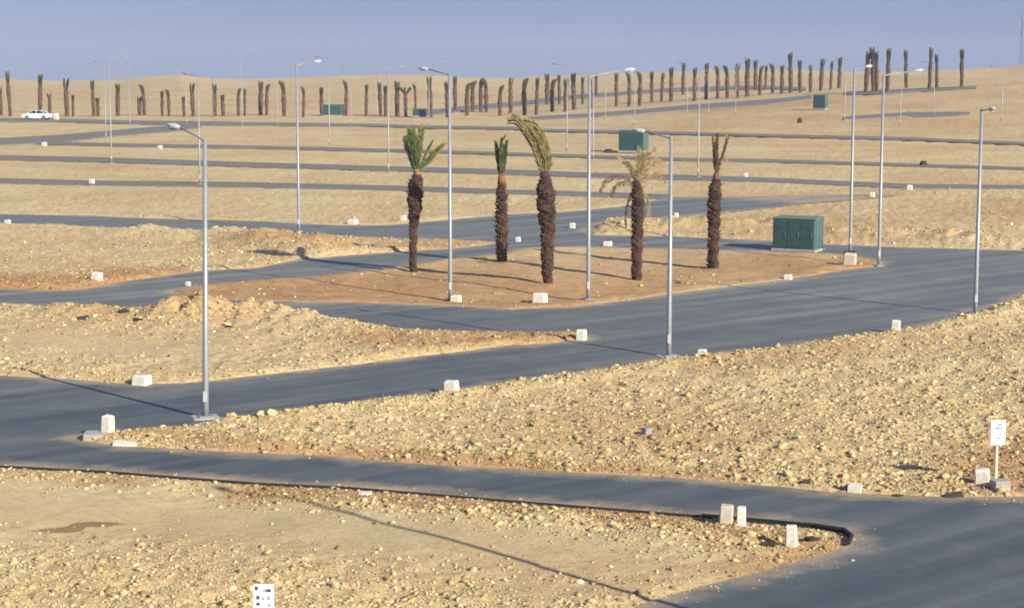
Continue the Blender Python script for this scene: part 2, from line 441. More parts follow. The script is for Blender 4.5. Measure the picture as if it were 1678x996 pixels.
M['teal_lit'] = simple('teal_paint_lit_side', (0.070, 0.150, 0.132), 0.5, 0, 0.15, 2.5)  # lighter copy, sunlight on the sides put into the colour
M['teal_lit_top'] = simple('teal_paint_lit_top', (0.13, 0.19, 0.15), 0.5, 0, 0.15, 2.5)  # palest copy, the lit top put into the colour
M['trunk'] = simple('palm_trunk', (0.060, 0.032, 0.022), 0.95, 0, 0.6, 3, bumpd=0.05)
M['stub'] = simple('palm_leaf_bases', (0.165, 0.088, 0.053), 0.9, 0, 0.75, 2.2)
M['fibre'] = simple('palm_neck_fibre', (0.24, 0.115, 0.05), 0.9, 0, 0.5, 5)
M['leaf'] = simple('palm_leaf_green', (0.135, 0.165, 0.05), 0.6, 0, 0.45, 2.5)
M['leafd'] = simple('palm_leaf_dark_green', (0.05, 0.085, 0.035), 0.6, 0, 0.4, 2.5)
M['olive'] = simple('palm_leaf_olive', (0.25, 0.21, 0.065), 0.65, 0, 0.4, 2.5)
M['dry'] = simple('palm_leaf_dry', (0.30, 0.215, 0.095), 0.8, 0, 0.4, 2.5)
M['dryd'] = simple('palm_leaf_dead', (0.115, 0.075, 0.05), 0.85, 0, 0.4, 2.5)
M['fartrunk'] = simple('far_palm_trunk', (0.105, 0.063, 0.040), 0.95, 0, 0.5, 1.2)
M['farleaf'] = simple('far_palm_leaf', (0.070, 0.068, 0.028), 0.8, 0, 0.4, 1.2)
M['car'] = simple('white_car_paint', (0.80, 0.80, 0.80), 0.25, 0, 0.02, 2)
M['glass'] = simple('dark_glass', (0.02, 0.024, 0.026), 0.08, 0, 0.1, 2)
M['rubber'] = simple('tyre_rubber', (0.02, 0.02, 0.02), 0.85, 0, 0.2, 6)
M['mast'] = simple('mast_steel', (0.16, 0.17, 0.19), 0.6, 0.3, 0.1, 1)
M['painted_shadow'] = simple('painted_shadow_soil', (0.20, 0.155, 0.09), 0.95, 0, 0.25, 3)  # darker soil tone for the painted shadow patch
M['debris'] = simple('blue_grey_plastic', (0.29, 0.29, 0.31), 0.6, 0, 0.3, 8)

def make_rock():
    m, nt, b = new_mat('limestone_rubble')
    a = nt.nodes.new('ShaderNodeAttribute'); a.attribute_name = 'tone'
    g = nt.nodes.new('ShaderNodeNewGeometry')
    c = ramp(nt, a.outputs['Fac'], [(0.0, (0.32, 0.21, 0.10)), (0.3, (0.49, 0.385, 0.19)), (0.7, (0.60, 0.50, 0.265)), (1.0, (0.68, 0.61, 0.41))])
    c = mixc(nt, 0.6, c, ramp(nt, noise(nt, 9, 5, g.outputs['Position']), [(0.3, (0.75, 0.73, 0.70)), (0.7, (1.1, 1.1, 1.1))]), 'MULTIPLY')
    nt.links.new(c, b.inputs['Base Color']); b.inputs['Roughness'].default_value = 0.95
    b.inputs['Specular IOR Level'].default_value = 0.15
    bump(nt, b, noise(nt, 25, 4, g.outputs['Position']), 0.6, 0.02)
    return m
M['rock'] = make_rock()

# ------------------------------------------------------------------ object helpers
def mesh_obj(name, verts, faces, mat, parent=None, smooth=False):
    me = bpy.data.meshes.new(name)
    me.from_pydata([tuple(v) for v in verts], [], faces)
    me.update()
    if smooth:
        for p in me.polygons: p.use_smooth = True
    me.materials.append(mat)
    o = bpy.data.objects.new(name, me); col.objects.link(o)
    o.parent = parent
    return o

class MB:
    """collects simple solids into one mesh"""
    def __init__(s): s.v = []; s.f = []
    def add(s, v, f):
        b = len(s.v); s.v += [tuple(x) for x in v]; s.f += [tuple(i + b for i in q) for q in f]
    def box(s, c, d, rz=0, ch=0.0, top=1.0):
        cx, cy, cz = c; hx, hy, hz = d[0] / 2, d[1] / 2, d[2] / 2
        co, si = math.cos(rz), math.sin(rz)
        if ch <= 0:
            prof = [(-hx, -hy), (hx, -hy), (hx, hy), (-hx, hy)]
            rings = [(-hz, 1.0, 1.0), (hz, top, top)]
        else:
            prof = [(-hx + ch, -hy), (hx - ch, -hy), (hx, -hy + ch), (hx, hy - ch), (hx - ch, hy), (-hx + ch, hy), (-hx, hy - ch), (-hx, -hy + ch)]
            rings = [(-hz, 1, 1), (hz - ch, top, top), (hz, top * (hx - ch) / hx, top * (hy - ch) / hy)]
        n = len(prof); v = []
        for z, sx, sy in rings:
            for x, y in prof:
                x2, y2 = x * sx, y * sy
                v.append((cx + x2 * co - y2 * si, cy + x2 * si + y2 * co, cz + z))
        f = [tuple(reversed(range(n)))]
        for k in range(len(rings) - 1):
            for i in range(n):
                j = (i + 1) % n
                f.append((k * n + i, k * n + j, (k + 1) * n + j, (k + 1) * n + i))
        f.append(tuple(range((len(rings) - 1) * n, len(rings) * n)))
        s.add(v, f); return s
    def tube(s, pts, rad, n=8, cap=True):
        pts = [Vector(p) for p in pts]
        if not hasattr(rad, '__len__'): rad = [rad] * len(pts)
        v = []
        ref = None
        for i, p in enumerate(pts):
            t = (pts[min(i + 1, len(pts) - 1)] - pts[max(i - 1, 0)]).normalized()
            if ref is None:
                ref = Vector((1, 0, 0)) if abs(t.x) < 0.8 else Vector((0, 1, 0))
            a = (ref - t * ref.dot(t)).normalized(); b = t.cross(a); ref = a
            for k in range(n):
                th = 2 * math.pi * k / n
                v.append(p + (a * math.cos(th) + b * math.sin(th)) * rad[i])
        f = []
        for i in range(len(pts) - 1):
            for k in range(n):
                k2 = (k + 1) % n
                f.append((i * n + k, i * n + k2, (i + 1) * n + k2, (i + 1) * n + k))
        if cap:
            f.append(tuple(reversed(range(n)))); f.append(tuple(range((len(pts) - 1) * n, len(pts) * n)))
        s.add(v, f); return s
    def build(s, name, mat, parent=None, smooth=False): return mesh_obj(name, s.v, s.f, mat, parent, smooth)

def tag(o, label=None, cat=None, group=None, kind=None):
    for k, v in (('label', label), ('category', cat), ('group', group), ('kind', kind)):
        if v: o[k] = v
    return o

def empty(name, loc, rz=0.0):
    o = bpy.data.objects.new(name, None); col.objects.link(o)
    o.location = loc; o.rotation_euler = (0, 0, rz); o.empty_display_size = 0.3
    return o

def ordinal(n):
    return '%d%s' % (n, 'th' if 10 <= n % 100 <= 20 else {1: 'st', 2: 'nd', 3: 'rd'}.get(n % 10, 'th'))

def copy_thing(root):
    r = root.copy(); col.objects.link(r)
    for ch in list(root.children):
        c = ch.copy(); col.objects.link(c); c.parent = r
        for gch in list(ch.children):
            d = gch.copy(); col.objects.link(d); d.parent = c
    return r

# ------------------------------------------------------------------ ground sheet
u = np.concatenate([-np.linspace(1.6, 0.32, 60, endpoint=False), np.linspace(-0.32, 0.32, 900), np.linspace(0.32, 1.6, 61)[1:]])
yr = np.concatenate([np.linspace(4, 33, 40, endpoint=False), 1 / np.linspace(1 / 33, 1 / 820, 640), np.geomspace(820, 2600, 14)[1:]])
UU, YY = np.meshgrid(u, yr)
XX = UU * np.maximum(YY, 20)
ZZ, RED_, ROU_, INS_, DD_ = land(XX, YY)
nr, nc = XX.shape
me = bpy.data.meshes.new('ground')
me.vertices.add(nr * nc)
me.vertices.foreach_set('co', np.stack([XX, YY, ZZ], -1).astype(np.float32).ravel())
pd = [(50, 864), (80, 860), (105, 857), (120, 850), (150, 847), (180, 846), (205, 848), (175, 854), (140, 856), (133, 863), (110, 867), (80, 867)]  # outline of the shadow painted on the front plot
SHADOW_PAINT_ = in_poly([G(*p) for p in pd], XX.ravel() + 0.1 * vnoise(XX.ravel() * 3, YY.ravel() * 3, 51), YY.ravel()).astype(float)
i0 = (np.arange(nr - 1)[:, None] * nc + np.arange(nc - 1)[None, :]).ravel()
quads = np.stack([i0, i0 + 1, i0 + nc + 1, i0 + nc], -1).astype(np.int32)
me.loops.add(quads.size); me.polygons.add(len(quads))
me.loops.foreach_set('vertex_index', quads.ravel())
me.polygons.foreach_set('loop_start', np.arange(0, quads.size, 4, dtype=np.int32))
me.polygons.foreach_set('loop_total', np.full(len(quads), 4, np.int32))
me.update(calc_edges=True)
for nm, arr in (('red', RED_), ('rough', ROU_), ('painted_shadow', SHADOW_PAINT_)):
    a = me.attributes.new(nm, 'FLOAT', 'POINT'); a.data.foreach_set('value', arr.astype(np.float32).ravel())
me.polygons.foreach_set('use_smooth', np.ones(len(quads), bool))
me.materials.append(M['ground'])
ground = bpy.data.objects.new('ground', me); col.objects.link(ground)
tag(ground, 'sandy yellow desert ground of rubble and levelled building plots', kind='structure')

# ------------------------------------------------------------------ asphalt
groups = {}
for tri, k in asphalt: groups.setdefault(0 if k == 0 else k, []).append(tri)
bset = {}
for a, b, k in bound: bset.setdefault(k, []).append((a, b))
road_names = {0: 'road'}
for k, tris in groups.items():
    used = sorted({i for t in tris for i in t}); mp = {v: i for i, v in enumerate(used)}
    far = k > 0
    off = 0.0
    verts = [(cv[i][0], cv[i][1], float(T(cv[i][0], cv[i][1])) + (0.0 if cv[i][1] < 120 else 0.02)) for i in used]
    faces = [tuple(mp[i] for i in t) for t in tris]
    faces = [f if ((Vector(verts[f[1]]) - Vector(verts[f[0]])).cross(Vector(verts[f[2]]) - Vector(verts[f[0]]))).z > 0 else tuple(reversed(f)) for f in faces]
    ua = np.array([cv[i][:] for i in used]); ed_ = road_dist(ua[:, 0], ua[:, 1], 4.0)
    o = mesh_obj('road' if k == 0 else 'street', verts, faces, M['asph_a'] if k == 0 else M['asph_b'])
    at_ = o.data.attributes.new('edge', 'FLOAT', 'POINT'); at_.data.foreach_set('value', ed_.astype(np.float32))
    tag(o, 'grey asphalt streets meeting around the palm island' if k == 0 else 'narrow far asphalt street crossing the desert plots', kind='structure')
    sv, sf = [], []
    for a, b in bset.get(k, []):
        n0 = len(sv)
        za, zb = verts[mp[a]][2], verts[mp[b]][2]
        sv += [(*cv[a], za), (*cv[b], zb), (*cv[b], zb - 0.35), (*cv[a], za - 0.35)]
        sf.append((n0, n0 + 1, n0 + 2, n0 + 3))
    if sv: mesh_obj('asphalt_edge', sv, sf, M['asph_edge'] if k == 0 else M['asph_b'], o)

# ------------------------------------------------------------------ rubble
def ico():
    bm = bmesh.new(); bmesh.ops.create_icosphere(bm, subdivisions=1, radius=1.0)
    v = np.array([x.co[:] for x in bm.verts]); f = np.array([[y.index for y in x.verts] for x in bm.faces]); bm.free()
    return v, f
IV, IF = ico()
OV = np.array([[1, 0, 0], [-1, 0, 0], [0, 1, 0], [0, -1, 0], [0, 0, 1], [0, 0, -1]], float) * 1.15
OF = np.array([[0, 2, 4], [2, 1, 4], [1, 3, 4], [3, 0, 4], [2, 0, 5], [1, 2, 5], [3, 1, 5], [0, 3, 5]])
def gravel_mesh(name, X, Y, Zs, S, tone, label, seedk, IV=IV, IF=IF):
    n = len(X)
    g = np.random.default_rng(seedk)
    V = IV[None] * (0.5 + 0.9 * g.random((n, len(IV), 1))) + g.normal(0, 0.16, (n, len(IV), 3))
    V = V * (np.array([1.0, 0.85, 0.62]) * (0.75 + 0.5 * g.random((n, 1, 3))))
    a = g.random(n) * 6.283; ca, sa = np.cos(a)[:, None], np.sin(a)[:, None]
    x = V[..., 0] * ca - V[..., 1] * sa; y = V[..., 0] * sa + V[..., 1] * ca; z = V[..., 2]
    tl = (g.random(n)[:, None] - 0.5) * 0.8
    z2 = z * np.cos(tl) + x * np.sin(tl); x = x * np.cos(tl) - z * np.sin(tl)
    V = np.stack([X[:, None] + x * S[:, None], Y[:, None] + y * S[:, None], (Zs + S * 0.08)[:, None] + z2 * S[:, None]], -1)
    F = (IF[None] + (np.arange(n) * len(IV))[:, None, None]).reshape(-1, 3).astype(np.int32)
    me = bpy.data.meshes.new(name)
    me.vertices.add(n * len(IV)); me.vertices.foreach_set('co', V.astype(np.float32).ravel())
    me.loops.add(F.size); me.polygons.add(len(F))
    me.loops.foreach_set('vertex_index', F.ravel())
    me.polygons.foreach_set('loop_start', np.arange(0, F.size, 3, dtype=np.int32)); me.polygons.foreach_set('loop_total', np.full(len(F), 3, np.int32))
    me.update(calc_edges=True)
    at = me.attributes.new('tone', 'FLOAT', 'POINT'); at.data.foreach_set('value', np.repeat(tone, len(IV)).astype(np.float32))
    me.materials.append(M['rock'])
    o = bpy.data.objects.new(name, me); col.objects.link(o)
    return tag(o, label, kind='stuff')

n_try = 720000
inv = rng.uniform(1 / 200, 1 / 31, n_try)
gy = 1 / inv; gx = rng.uniform(-0.36, 0.36, n_try) * gy
gz, gred, grou, gin, gd = land(gx, gy)
edge_band = np.exp(-((gd - 0.6) / 0.7) ** 2)
palm_in = in_poly(P_isl[3], gx, gy)
dens = np.clip(0.44 + 0.45 * vnoise(gx / 5, gy / 5, 21) * 2 + 0.35 * edge_band, 0.04, 1) * np.clip(grou, 0.05, 1) ** 1.5
for p, r, a in HEAPS: dens += 0.7 * along(p, gx, gy, r * 1.1)
dens = np.where(palm_in, 0.05, dens) * (1 - 0.85 * sstep(85, 130, gy))
dens = np.where((in_poly(P_isl[1], gx, gy)), np.maximum(dens, 0.55), dens)
keep = (~gin) & (gd > 0.05) & (rng.random(n_try) < dens * 0.9)
keep |= gin & (gd < 0.9) & (rng.random(n_try) < 0.30 * np.exp(-gd / 0.22))
gz = np.where(gin, T(gx, gy) - 0.004, gz); gin_k = gin[keep]
gx, gy, gz, gred = gx[keep], gy[keep], gz[keep], gred[keep]
S = 0.0138 * np.exp(rng.normal(0, 0.72, len(gx))) * np.minimum(0.7 + gy / 90, 1.55)
S = np.clip(S, 0.009, 0.12) * np.where(in_poly(P_isl[0], gx, gy), 0.85, 1.0) * np.where(gin_k, 0.5, 1)
tone = np.clip(0.48 + rng.normal(0, 0.27, len(gx)) - 0.35 * gred, 0, 1)
big = S > 0.045
gravel_mesh('gravel', gx[~big], gy[~big], gz[~big], S[~big], tone[~big], 'fine pale limestone gravel strewn over the plots', 3, OV, OF)
gravel_mesh('rubble', gx[big], gy[big], gz[big], S[big], tone[big], 'coarse pale limestone rubble scattered over the plots', 4)

# loose stones big enough to count: photo reading of the base, width in photo pixels
STONES = [(536, 820, 12), (556, 826, 14), (577, 828, 16), (597, 824, 14), (612, 828, 12), (640, 833, 14), (662, 838, 12), (690, 842, 14), (722, 838, 16), (742, 842, 12), (770, 848, 18),
          (790, 846, 16), (806, 856, 12), (858, 848, 14), (880, 850, 14), (908, 852, 12), (940, 866, 11), (1010, 866, 13), (1040, 872, 12), (1068, 872, 16), (1086, 876, 14), (1110, 880, 14),
          (1130, 884, 12), (1150, 890, 13), (1180, 893, 12), (1290, 788, 18), (1313, 790, 14), (1330, 794, 12), (1476, 776, 16), (1498, 780, 14), (1530, 796, 14), (1546, 793, 20), (1568, 786, 14),
          (1600, 774, 12), (1415, 790, 16), (1384, 792, 14), (1362, 798, 12), (380, 694, 16), (398, 696, 18), (355, 690, 14), (426, 692, 22), (446, 690, 18), (470, 686, 14), (250, 722, 12), (275, 722, 14),
          (640, 752, 14), (668, 754, 16), (1205, 786, 18), (1222, 788, 14), (1660, 508, 20), (1630, 512, 12), (1140, 588, 14), (1158, 588, 12), (1175, 592, 12), (216, 520, 14), (120, 528, 12), (228, 530, 12),
          (372, 536, 14), (412, 524, 14), (515, 530, 14), (445, 534, 12), (1000, 372, 12), (1020, 376, 14), (1048, 378, 10), (1100, 372, 10), (1230, 384, 10), (250, 376, 10), (350, 382, 12), (490, 392, 12),
          (1560, 384, 10), (1540, 382, 8), (1655, 372, 10), (40, 400, 12), (1018, 640, 14), (1045, 642, 12), (1085, 740, 10), (560, 702, 10), (620, 696, 12), (690, 712, 12), (860, 720, 12), (1400, 690, 12), (450, 958, 14),
          (520, 962, 14), (548, 962, 16), (584, 968, 14), (616, 984, 18), (90, 965, 12), (10, 992, 14), (250, 942, 10), (1330, 884, 12), (1250, 888, 14), (1232, 896, 12)]
bmv, bmf = [], []
_rs = []
for k in range(6):
    bm = bmesh.new(); bmesh.ops.create_icosphere(bm, subdivisions=1 + k % 2, radius=0.5)
    for v in bm.verts:
        q = v.co.normalized()
        f = 1 + 0.9 * float(vnoise(np.array([q.x * 2.1 + 7 * k + q.z * 1.3]), np.array([q.y * 2.1 + q.z * 2 + 3 * k]), 40 + k)[0]) + random.uniform(-0.12, 0.12)
        v.co *= f
        v.co.x = min(max(v.co.x, -0.40), 0.43); v.co.z = min(v.co.z, 0.36)
        v.co.z *= 0.62 + 0.05 * k; v.co.y *= 0.7 + 0.06 * (k % 3)
    me_ = bpy.data.meshes.new('stone'); bm.to_mesh(me_); bm.free()
    at = me_.attributes.new('tone', 'FLOAT', 'POINT'); at.data.foreach_set('value', np.full(len(me_.vertices), 0.45 + 0.07 * k, np.float32))
    me_.materials.append(M['rock']); _rs.append(me_)
sx = np.array([G(x, y) for x, y, w in STONES]); sz, *_r = land(sx[:, 0], sx[:, 1])
for i, (x, y, w) in enumerate(STONES):
    o = bpy.data.objects.new('stone', _rs[i % 6]); col.objects.link(o)
    s = 1.05 * w * MPP(sx[i][1])
    o.location = (sx[i][0], sx[i][1], max(sz[i], -0.02) + 0.13 * s)
    o.rotation_euler = (random.uniform(-.3, .3), random.uniform(-.3, .3), random.uniform(0, 6.28)); o.scale = (s, s, s)
    gi = 0 if y > 815 else 1 if y > 580 else 2 if y > 490 else 3
    tx, gp = [('stone in front of the nearest street', 'stones in front of the nearest street'), ('stone on the rubble plot between the near streets', 'stones on the rubble plot'),
              ('stone at the far side of the diagonal street', 'stones beyond the diagonal street'), ('stone beyond the palm island', 'stones beyond the palm island')][gi]
    lim = [(815, 2000), (580, 815), (490, 580), (0, 490)][gi]
    rank = sorted(q[0] for q in STONES if lim[0] < q[1] <= lim[1]).index(x) + 1
    tag(o, 'loose pale %s, %s from the left' % (tx, ordinal(rank)), 'stone', gp)

# ------------------------------------------------------------------ street lamps
def lamp(px, py, ptop, head_dx, head_rise, label, group=None, depth=0.8, footing=True, rad=None):
    X, Y = G(px, py)
    zb = max(ground_z(X, Y), float(T(X, Y))) 
    h = H_at(Y, ptop) - zb
    return lamp_at(X, Y, zb, h, head_dx * MPP(Y), head_rise * MPP(Y), label, group, depth, footing, rad)

def lamp_at(X, Y, zb, h, dx, rise, label, group, depth=0.8, footing=True, rad=None):
    t = empty('street_lamp', (X, Y, zb)); tag(t, label, 'street lamp', group)
    r0 = rad or (0.082 if Y < 140 else 0.066)
    mb = MB().tube([(0, 0, 0.02), (0, 0, 0.5), (0, 0, h)], [r0 * 1.12, r0 * 1.08, r0 * 0.72], 10)
    mb.build('pole', M['steel'], t, True)
    MB().box((0, 0, 0.04), (0.42, 0.42, 0.05), 0.3, 0.015).build('base_plate', M['steel'], t)
    if footing:
        MB().box((0, 0, -0.12), (0.85, 0.75, 0.30), 0.35, 0.05).build('footing', M['conc'], t)
    MB().box((0, -r0 * 1.3, 0.62), (0.11, 0.02, 0.30), 0, 0).build('service_door', M['head'], t)
    dy = depth * abs(dx) if depth > 0 else depth * abs(dx)
    e = Vector((dx, dy, rise))
    s0 = Vector((0, 0, h - 0.12))
    pts = [s0, s0 + Vector((dx * .04, dy * .04, 0.05 + rise * .1)), s0 + Vector((dx * .4, dy * .4, 0.07 + rise * .5)), s0 + e + Vector((0, 0, 0.1))]
    far_ = Y > 140
    MB().tube(pts, [r0 * .45, r0 * .40, r0 * .36, r0 * .30], 8).build('arm', M['steel'], t, True)
    if 'nearest street lamp' in label: t.rotation_euler = (0, 0.019, 0)
    hd = Vector((dx, dy, 0)).normalized() if (dx or dy) else Vector((0, -1, 0))
    p = pts[-1]; L = 0.46
    side = Vector((-hd.y, hd.x, 0))
    rings = []
    for f, w, up_, dn in ((-0.08, 0.04, 0.035, 0.025), (0.1, 0.085, 0.065, 0.03), (0.45, 0.125, 0.08, 0.04), (0.8, 0.11, 0.06, 0.04), (1.0, 0.05, 0.015, 0.025)):
        c = p + hd * (f * L) + Vector((0, 0, f * 0.06))
        rings.append([c + side * w + Vector((0, 0, -dn)), c + side * w * 1.05 + Vector((0, 0, up_ * .4)), c + side * w * .5 + Vector((0, 0, up_)),
                      c - side * w * .5 + Vector((0, 0, up_)), c - side * w * 1.05 + Vector((0, 0, up_ * .4)), c - side * w + Vector((0, 0, -dn))])
    v = [q for r in rings for q in r]; f = []
    for i in range(4):
        for k in range(6):
            k2 = (k + 1) % 6
            f.append((i * 6 + k, i * 6 + k2, (i + 1) * 6 + k2, (i + 1) * 6 + k))
    f.append(tuple(range(6))); f.append(tuple(reversed(range(24, 30))))
    hd_o = mesh_obj('lamp_head', v, f, M['steel'] if far_ else M['head'], t)
    c = p + hd * (0.55 * L) + Vector((0, 0, -0.045))
    MB().box(c, (0.22, 0.14, 0.05), math.atan2(hd.y, hd.x), 0.015).build('diffuser', M['lens'], hd_o)
    return t

GL = 'street lamps along the streets'
LAMPS = [
    (337, 684, 228, -50, 18, 'nearest street lamp, on a concrete footing at the corner of the rubble plot', 0.8, True),
    (1096, 584, 224, -42, 8, 'street lamp standing on the rubble edge right of the palm island', 0.8, True),
    (1598, 514, 178, 4, 0, 'rightmost street lamp, on the gravel shoulder near the right edge', -8.0, False),
    (738, 492, 121, -37, 8, 'street lamp on the palm island beside the leftmost palm', 0.8, False),
    (964, 494, 124, 58, 9, 'street lamp between the bent palm and the drooping palm', 0.3, False),
    (1393, 414, 113, 22, 4, 'street lamp with a dark base just right of the green kiosk', 0.8, False),
    (1440, 436, 122, 54, 6, 'street lamp at the asphalt tip right of the kiosk and its neighbour', 0.3, False),
    (490, 380, 106, 27, 5, 'street lamp on the near kerb of the street behind the left plot', 0.8, False),
    (183, 268, 96, 20, 4, 'pale street lamp standing on the left between the far parallel streets', 0.8, False),
    (328, 302, 124, -20, 3, 'street lamp seen just left of the nearest lamp, far behind it', 0.8, False),
    (174, 229, 104, -14, 3, 'street lamp beside the far diagonal street on the left', 0.8, False),
    (540, 239, 96, -20, 3, 'street lamp in front of the far left green kiosk', 0.8, False),
    (637, 282, 112, 18, 3, 'street lamp on the far plots left of the leftmost island palm', 0.8, False),
    (929, 248, 108, -20, 3, 'pale street lamp on the far plots right of the bent palm', 0.8, False),
    (397, 206, 84, 16, 3, 'street lamp where the far diagonal street meets the long far street', 0.8, False),
    (703, 206, 106, 36, 7, 'far street lamp with its arm pointing right above the leftmost island palm', 0.3, False),
    (972, 262, 122, 14, 3, 'street lamp close behind the lamp between the two island palms', 0.8, False),
    (1144, 290, 118, 16, 3, 'faint street lamp left of the split palm on the far plots', 0.8, False),
    (1384, 196, 98, -10, 2, 'faint street lamp behind the kiosk lamp on the rising ground', 0.8, False),
    (1040, 206, 102, 30, 4, 'far street lamp above the middle green kiosk', 0.3, False),
    (1641, 198, 112, -14, 3, 'far street lamp on the slope near the right edge', 0.8, False),
    (1475, 206, 122, 14, 3, 'far street lamp on the slope in front of the ridge palms', 0.8, False),
]
for (x, y, tp, dx, rs, lb, dp, ft) in LAMPS:
    lamp(x, y, tp, dx, rs, lb, GL, dp, ft)
for k, x in enumerate([213, 306, 350, 455, 576, 618, 992, 1126, 1161, 1205, 1530]):
    Lord = ['first', 'second', 'third', 'fourth', 'fifth', 'sixth', 'seventh', 'eighth', 'ninth', 'tenth', 'last'][k]
    yb = 204 + (x > 900) * (-8) + (x > 1100) * (-8)
    lamp(x, yb, 106 + (k % 3) * 4 - (x > 1100) * 6, [14, -14, 12][k % 3], 2, 'faint distant street lamp among the far palms, %s from the left' % Lord, GL, 0.8, False, 0.055)
# lamp standing just outside the picture whose shadow crosses the front plot
lamp_at(9.2, 26.6, float(ground_z(9.2, 26.6)), 10.6, -1.0, 0.3, 'street lamp beside the near right street corner', GL, 0.5, True)

# ------------------------------------------------------------------ palms
def frond(mb, pts, leaf, n, spread, w=0.035, droop=0.1, rr=0.022):
    """one feather leaf: midrib with leaflets on both sides"""
    P = [Vector(p) for p in pts]
    seg = [(P[i + 1] - P[i]).length for i in range(len(P) - 1)]; tot = sum(seg)
    def at(s):
        s *= tot
        for i, l in enumerate(seg):
            if s <= l or i == len(seg) - 1:
                a = P[max(i - 1, 0)]; b = P[i]; c = P[i + 1]; d = P[min(i + 2, len(P) - 1)]
                t = min(s / l, 1)
                q = 0.5 * ((2 * b) + (c - a) * t + (2 * a - 5 * b + 4 * c - d) * t * t + (3 * b - a - 3 * c + d) * t ** 3)
                return q
            s -= l
    S_ = [at(i / 10) for i in range(11)]
    mb.tube(S_, [rr * (1 - 0.8 * i / 10) for i in range(11)], 4, False)
    for i in range(n):
        s = 0.10 + 0.9 * i / n
        q = at(s); t = (at(min(1, s + 0.03)) - at(s - 0.03)).normalized()
        side = t.cross(Vector((random.uniform(-.3, .3), -1, 0.25))).normalized()
        nrm = side.cross(t)
        L = leaf * (math.sin(math.pi * (0.14 + 0.78 * s)) ** 0.7) * random.uniform(0.8, 1.15)
        for sg in (-1, 1):
            a = spread * random.uniform(0.6, 1.3)
            d = t * math.cos(a) + side * (sg * math.sin(a)) + nrm * random.uniform(-.25, .35) + Vector((0, 0, -droop * random.random()))
            d.normalize()
            wv = (d.cross(nrm)).normalized() * (w * random.uniform(.7, 1.2))
            m_ = q + d * L * 0.5 + Vector((0, 0, -droop * L * .1)); e = q + d * L + Vector((0, 0, -droop * L * .5))
            b = len(mb.v)
            mb.v += [tuple(q), tuple(m_ + wv), tuple(e), tuple(m_ - wv)]
            mb.f += [(b, b + 1, b + 2, b + 3)]

def near_palm(px, py, prof, fronds, label, neck=None, lean=()):
    """prof: list of (rows above base, trunk width px, dx px); fronds: (material, points in px from neck, leaf px, n, spread, droop)"""
    X, Y = G(px, py); zb = ground_z(X, Y); s = MPP(Y)
    t = empty('palm_tree', (X, Y, zb - 0.05)); tag(t, label, 'palm tree', 'palms planted on the island')
    # trunk
    n = 14; v = []; f = []
    hs = [p[0] for p in prof]; N = 46
    cs = []
    for i in range(N):
        h = hs[0] + (hs[-1] - hs[0]) * i / (N - 1)
        w = np.interp(h, hs, [p[1] for p in prof]); dx = np.interp(h, hs, [p[2] for p in prof])
        cs.append((h, w, dx))
        for k in range(n):
            th = 2 * math.pi * k / n
            r = w / 2 * s * (0.86 + 0.10 * math.sin(5 * th + i * 2.4) + 0.10 * math.sin(i * 0.9 + th) + random.uniform(-.1, .1))
            v.append((dx * s + r * math.cos(th), r * math.sin(th), h * s))
    for i in range(N - 1):
        for k in range(n):
            k2 = (k + 1) % n; f.append((i * n + k, i * n + k2, (i + 1) * n + k2, (i + 1) * n + k))
    f.append(tuple(range((N - 1) * n, N * n)))
    tr = mesh_obj('trunk', v, f, M['trunk'], t)
    # cut leaf bases spiralling up the trunk
    mb = MB(); ga = 2.39996
    cnt = 170
    for i in range(cnt):
        h = hs[0] + (hs[-1] - hs[0]) * (0.02 + 0.97 * i / cnt)
        w = np.interp(h, hs, [p[1] for p in prof]); dx = np.interp(h, hs, [p[2] for p in prof])
        wm = max(p[1] for p in prof)
        big = max(0.25, (w / wm) ** 2)
        th = i * ga + random.uniform(-.2, .2); r = w / 2 * s * 0.9
        o = Vector((dx * s + r * math.cos(th), r * math.sin(th), h * s)); rad = Vector((math.cos(th), math.sin(th), 0)); tan = Vector((-rad.y, rad.x, 0))
        L = s * random.choice([3, 4, 5, 9]) * random.uniform(.6, 1.3) * big + 0.03; wd = s * random.uniform(2.2, 4.5)
        tip = o + rad * L * random.uniform(0.25, 0.8) + Vector((0, 0, L * random.uniform(.2, 1.0)))
        q = [o - tan * wd * .5 - rad * .04, o + tan * wd * .5 - rad * .04, o + Vector((0, 0, wd * .8)) - rad * .05, tip - tan * wd * .22, tip + tan * wd * .22]
        b = len(mb.v); mb.v += [tuple(x) for x in q]
        mb.f += [(b, b + 1, b + 4, b + 3), (b + 1, b + 2, b + 4), (b + 2, b, b + 3), (b + 2, b + 3, b + 4)]
    tag(mb.build('leaf_base_stubs', M['stub'], tr), kind='stuff')
    top = cs[-1]
    if neck:
        MB().tube([(top[2] * s, 0, top[0] * s - 0.1), (top[2] * s + neck[1] * s * .5, 0, (top[0] + neck[0] * .5) * s), (top[2] * s + neck[1] * s, 0, (top[0] + neck[0]) * s)],
                  [neck[2] * s * .6, neck[2] * s * .5, neck[2] * s * .35], 9).build('neck', M[neck[3]], t, True)
    for mat, pts, leaf, nn, spr, dr in fronds:
        mbf = MB()
        yo = random.uniform(-6, 6)
        pp = [((top[2] + p[0]) * s, (p[2] if len(p) > 2 else yo * i / len(pts)) * s, (top[0] + p[1]) * s) for i, p in enumerate(pts)]
        frond(mbf, pp, leaf * s, nn, spr, 0.9 * s, dr, 0.7 * s)
        mbf.build('frond', M[mat], t)
    return t

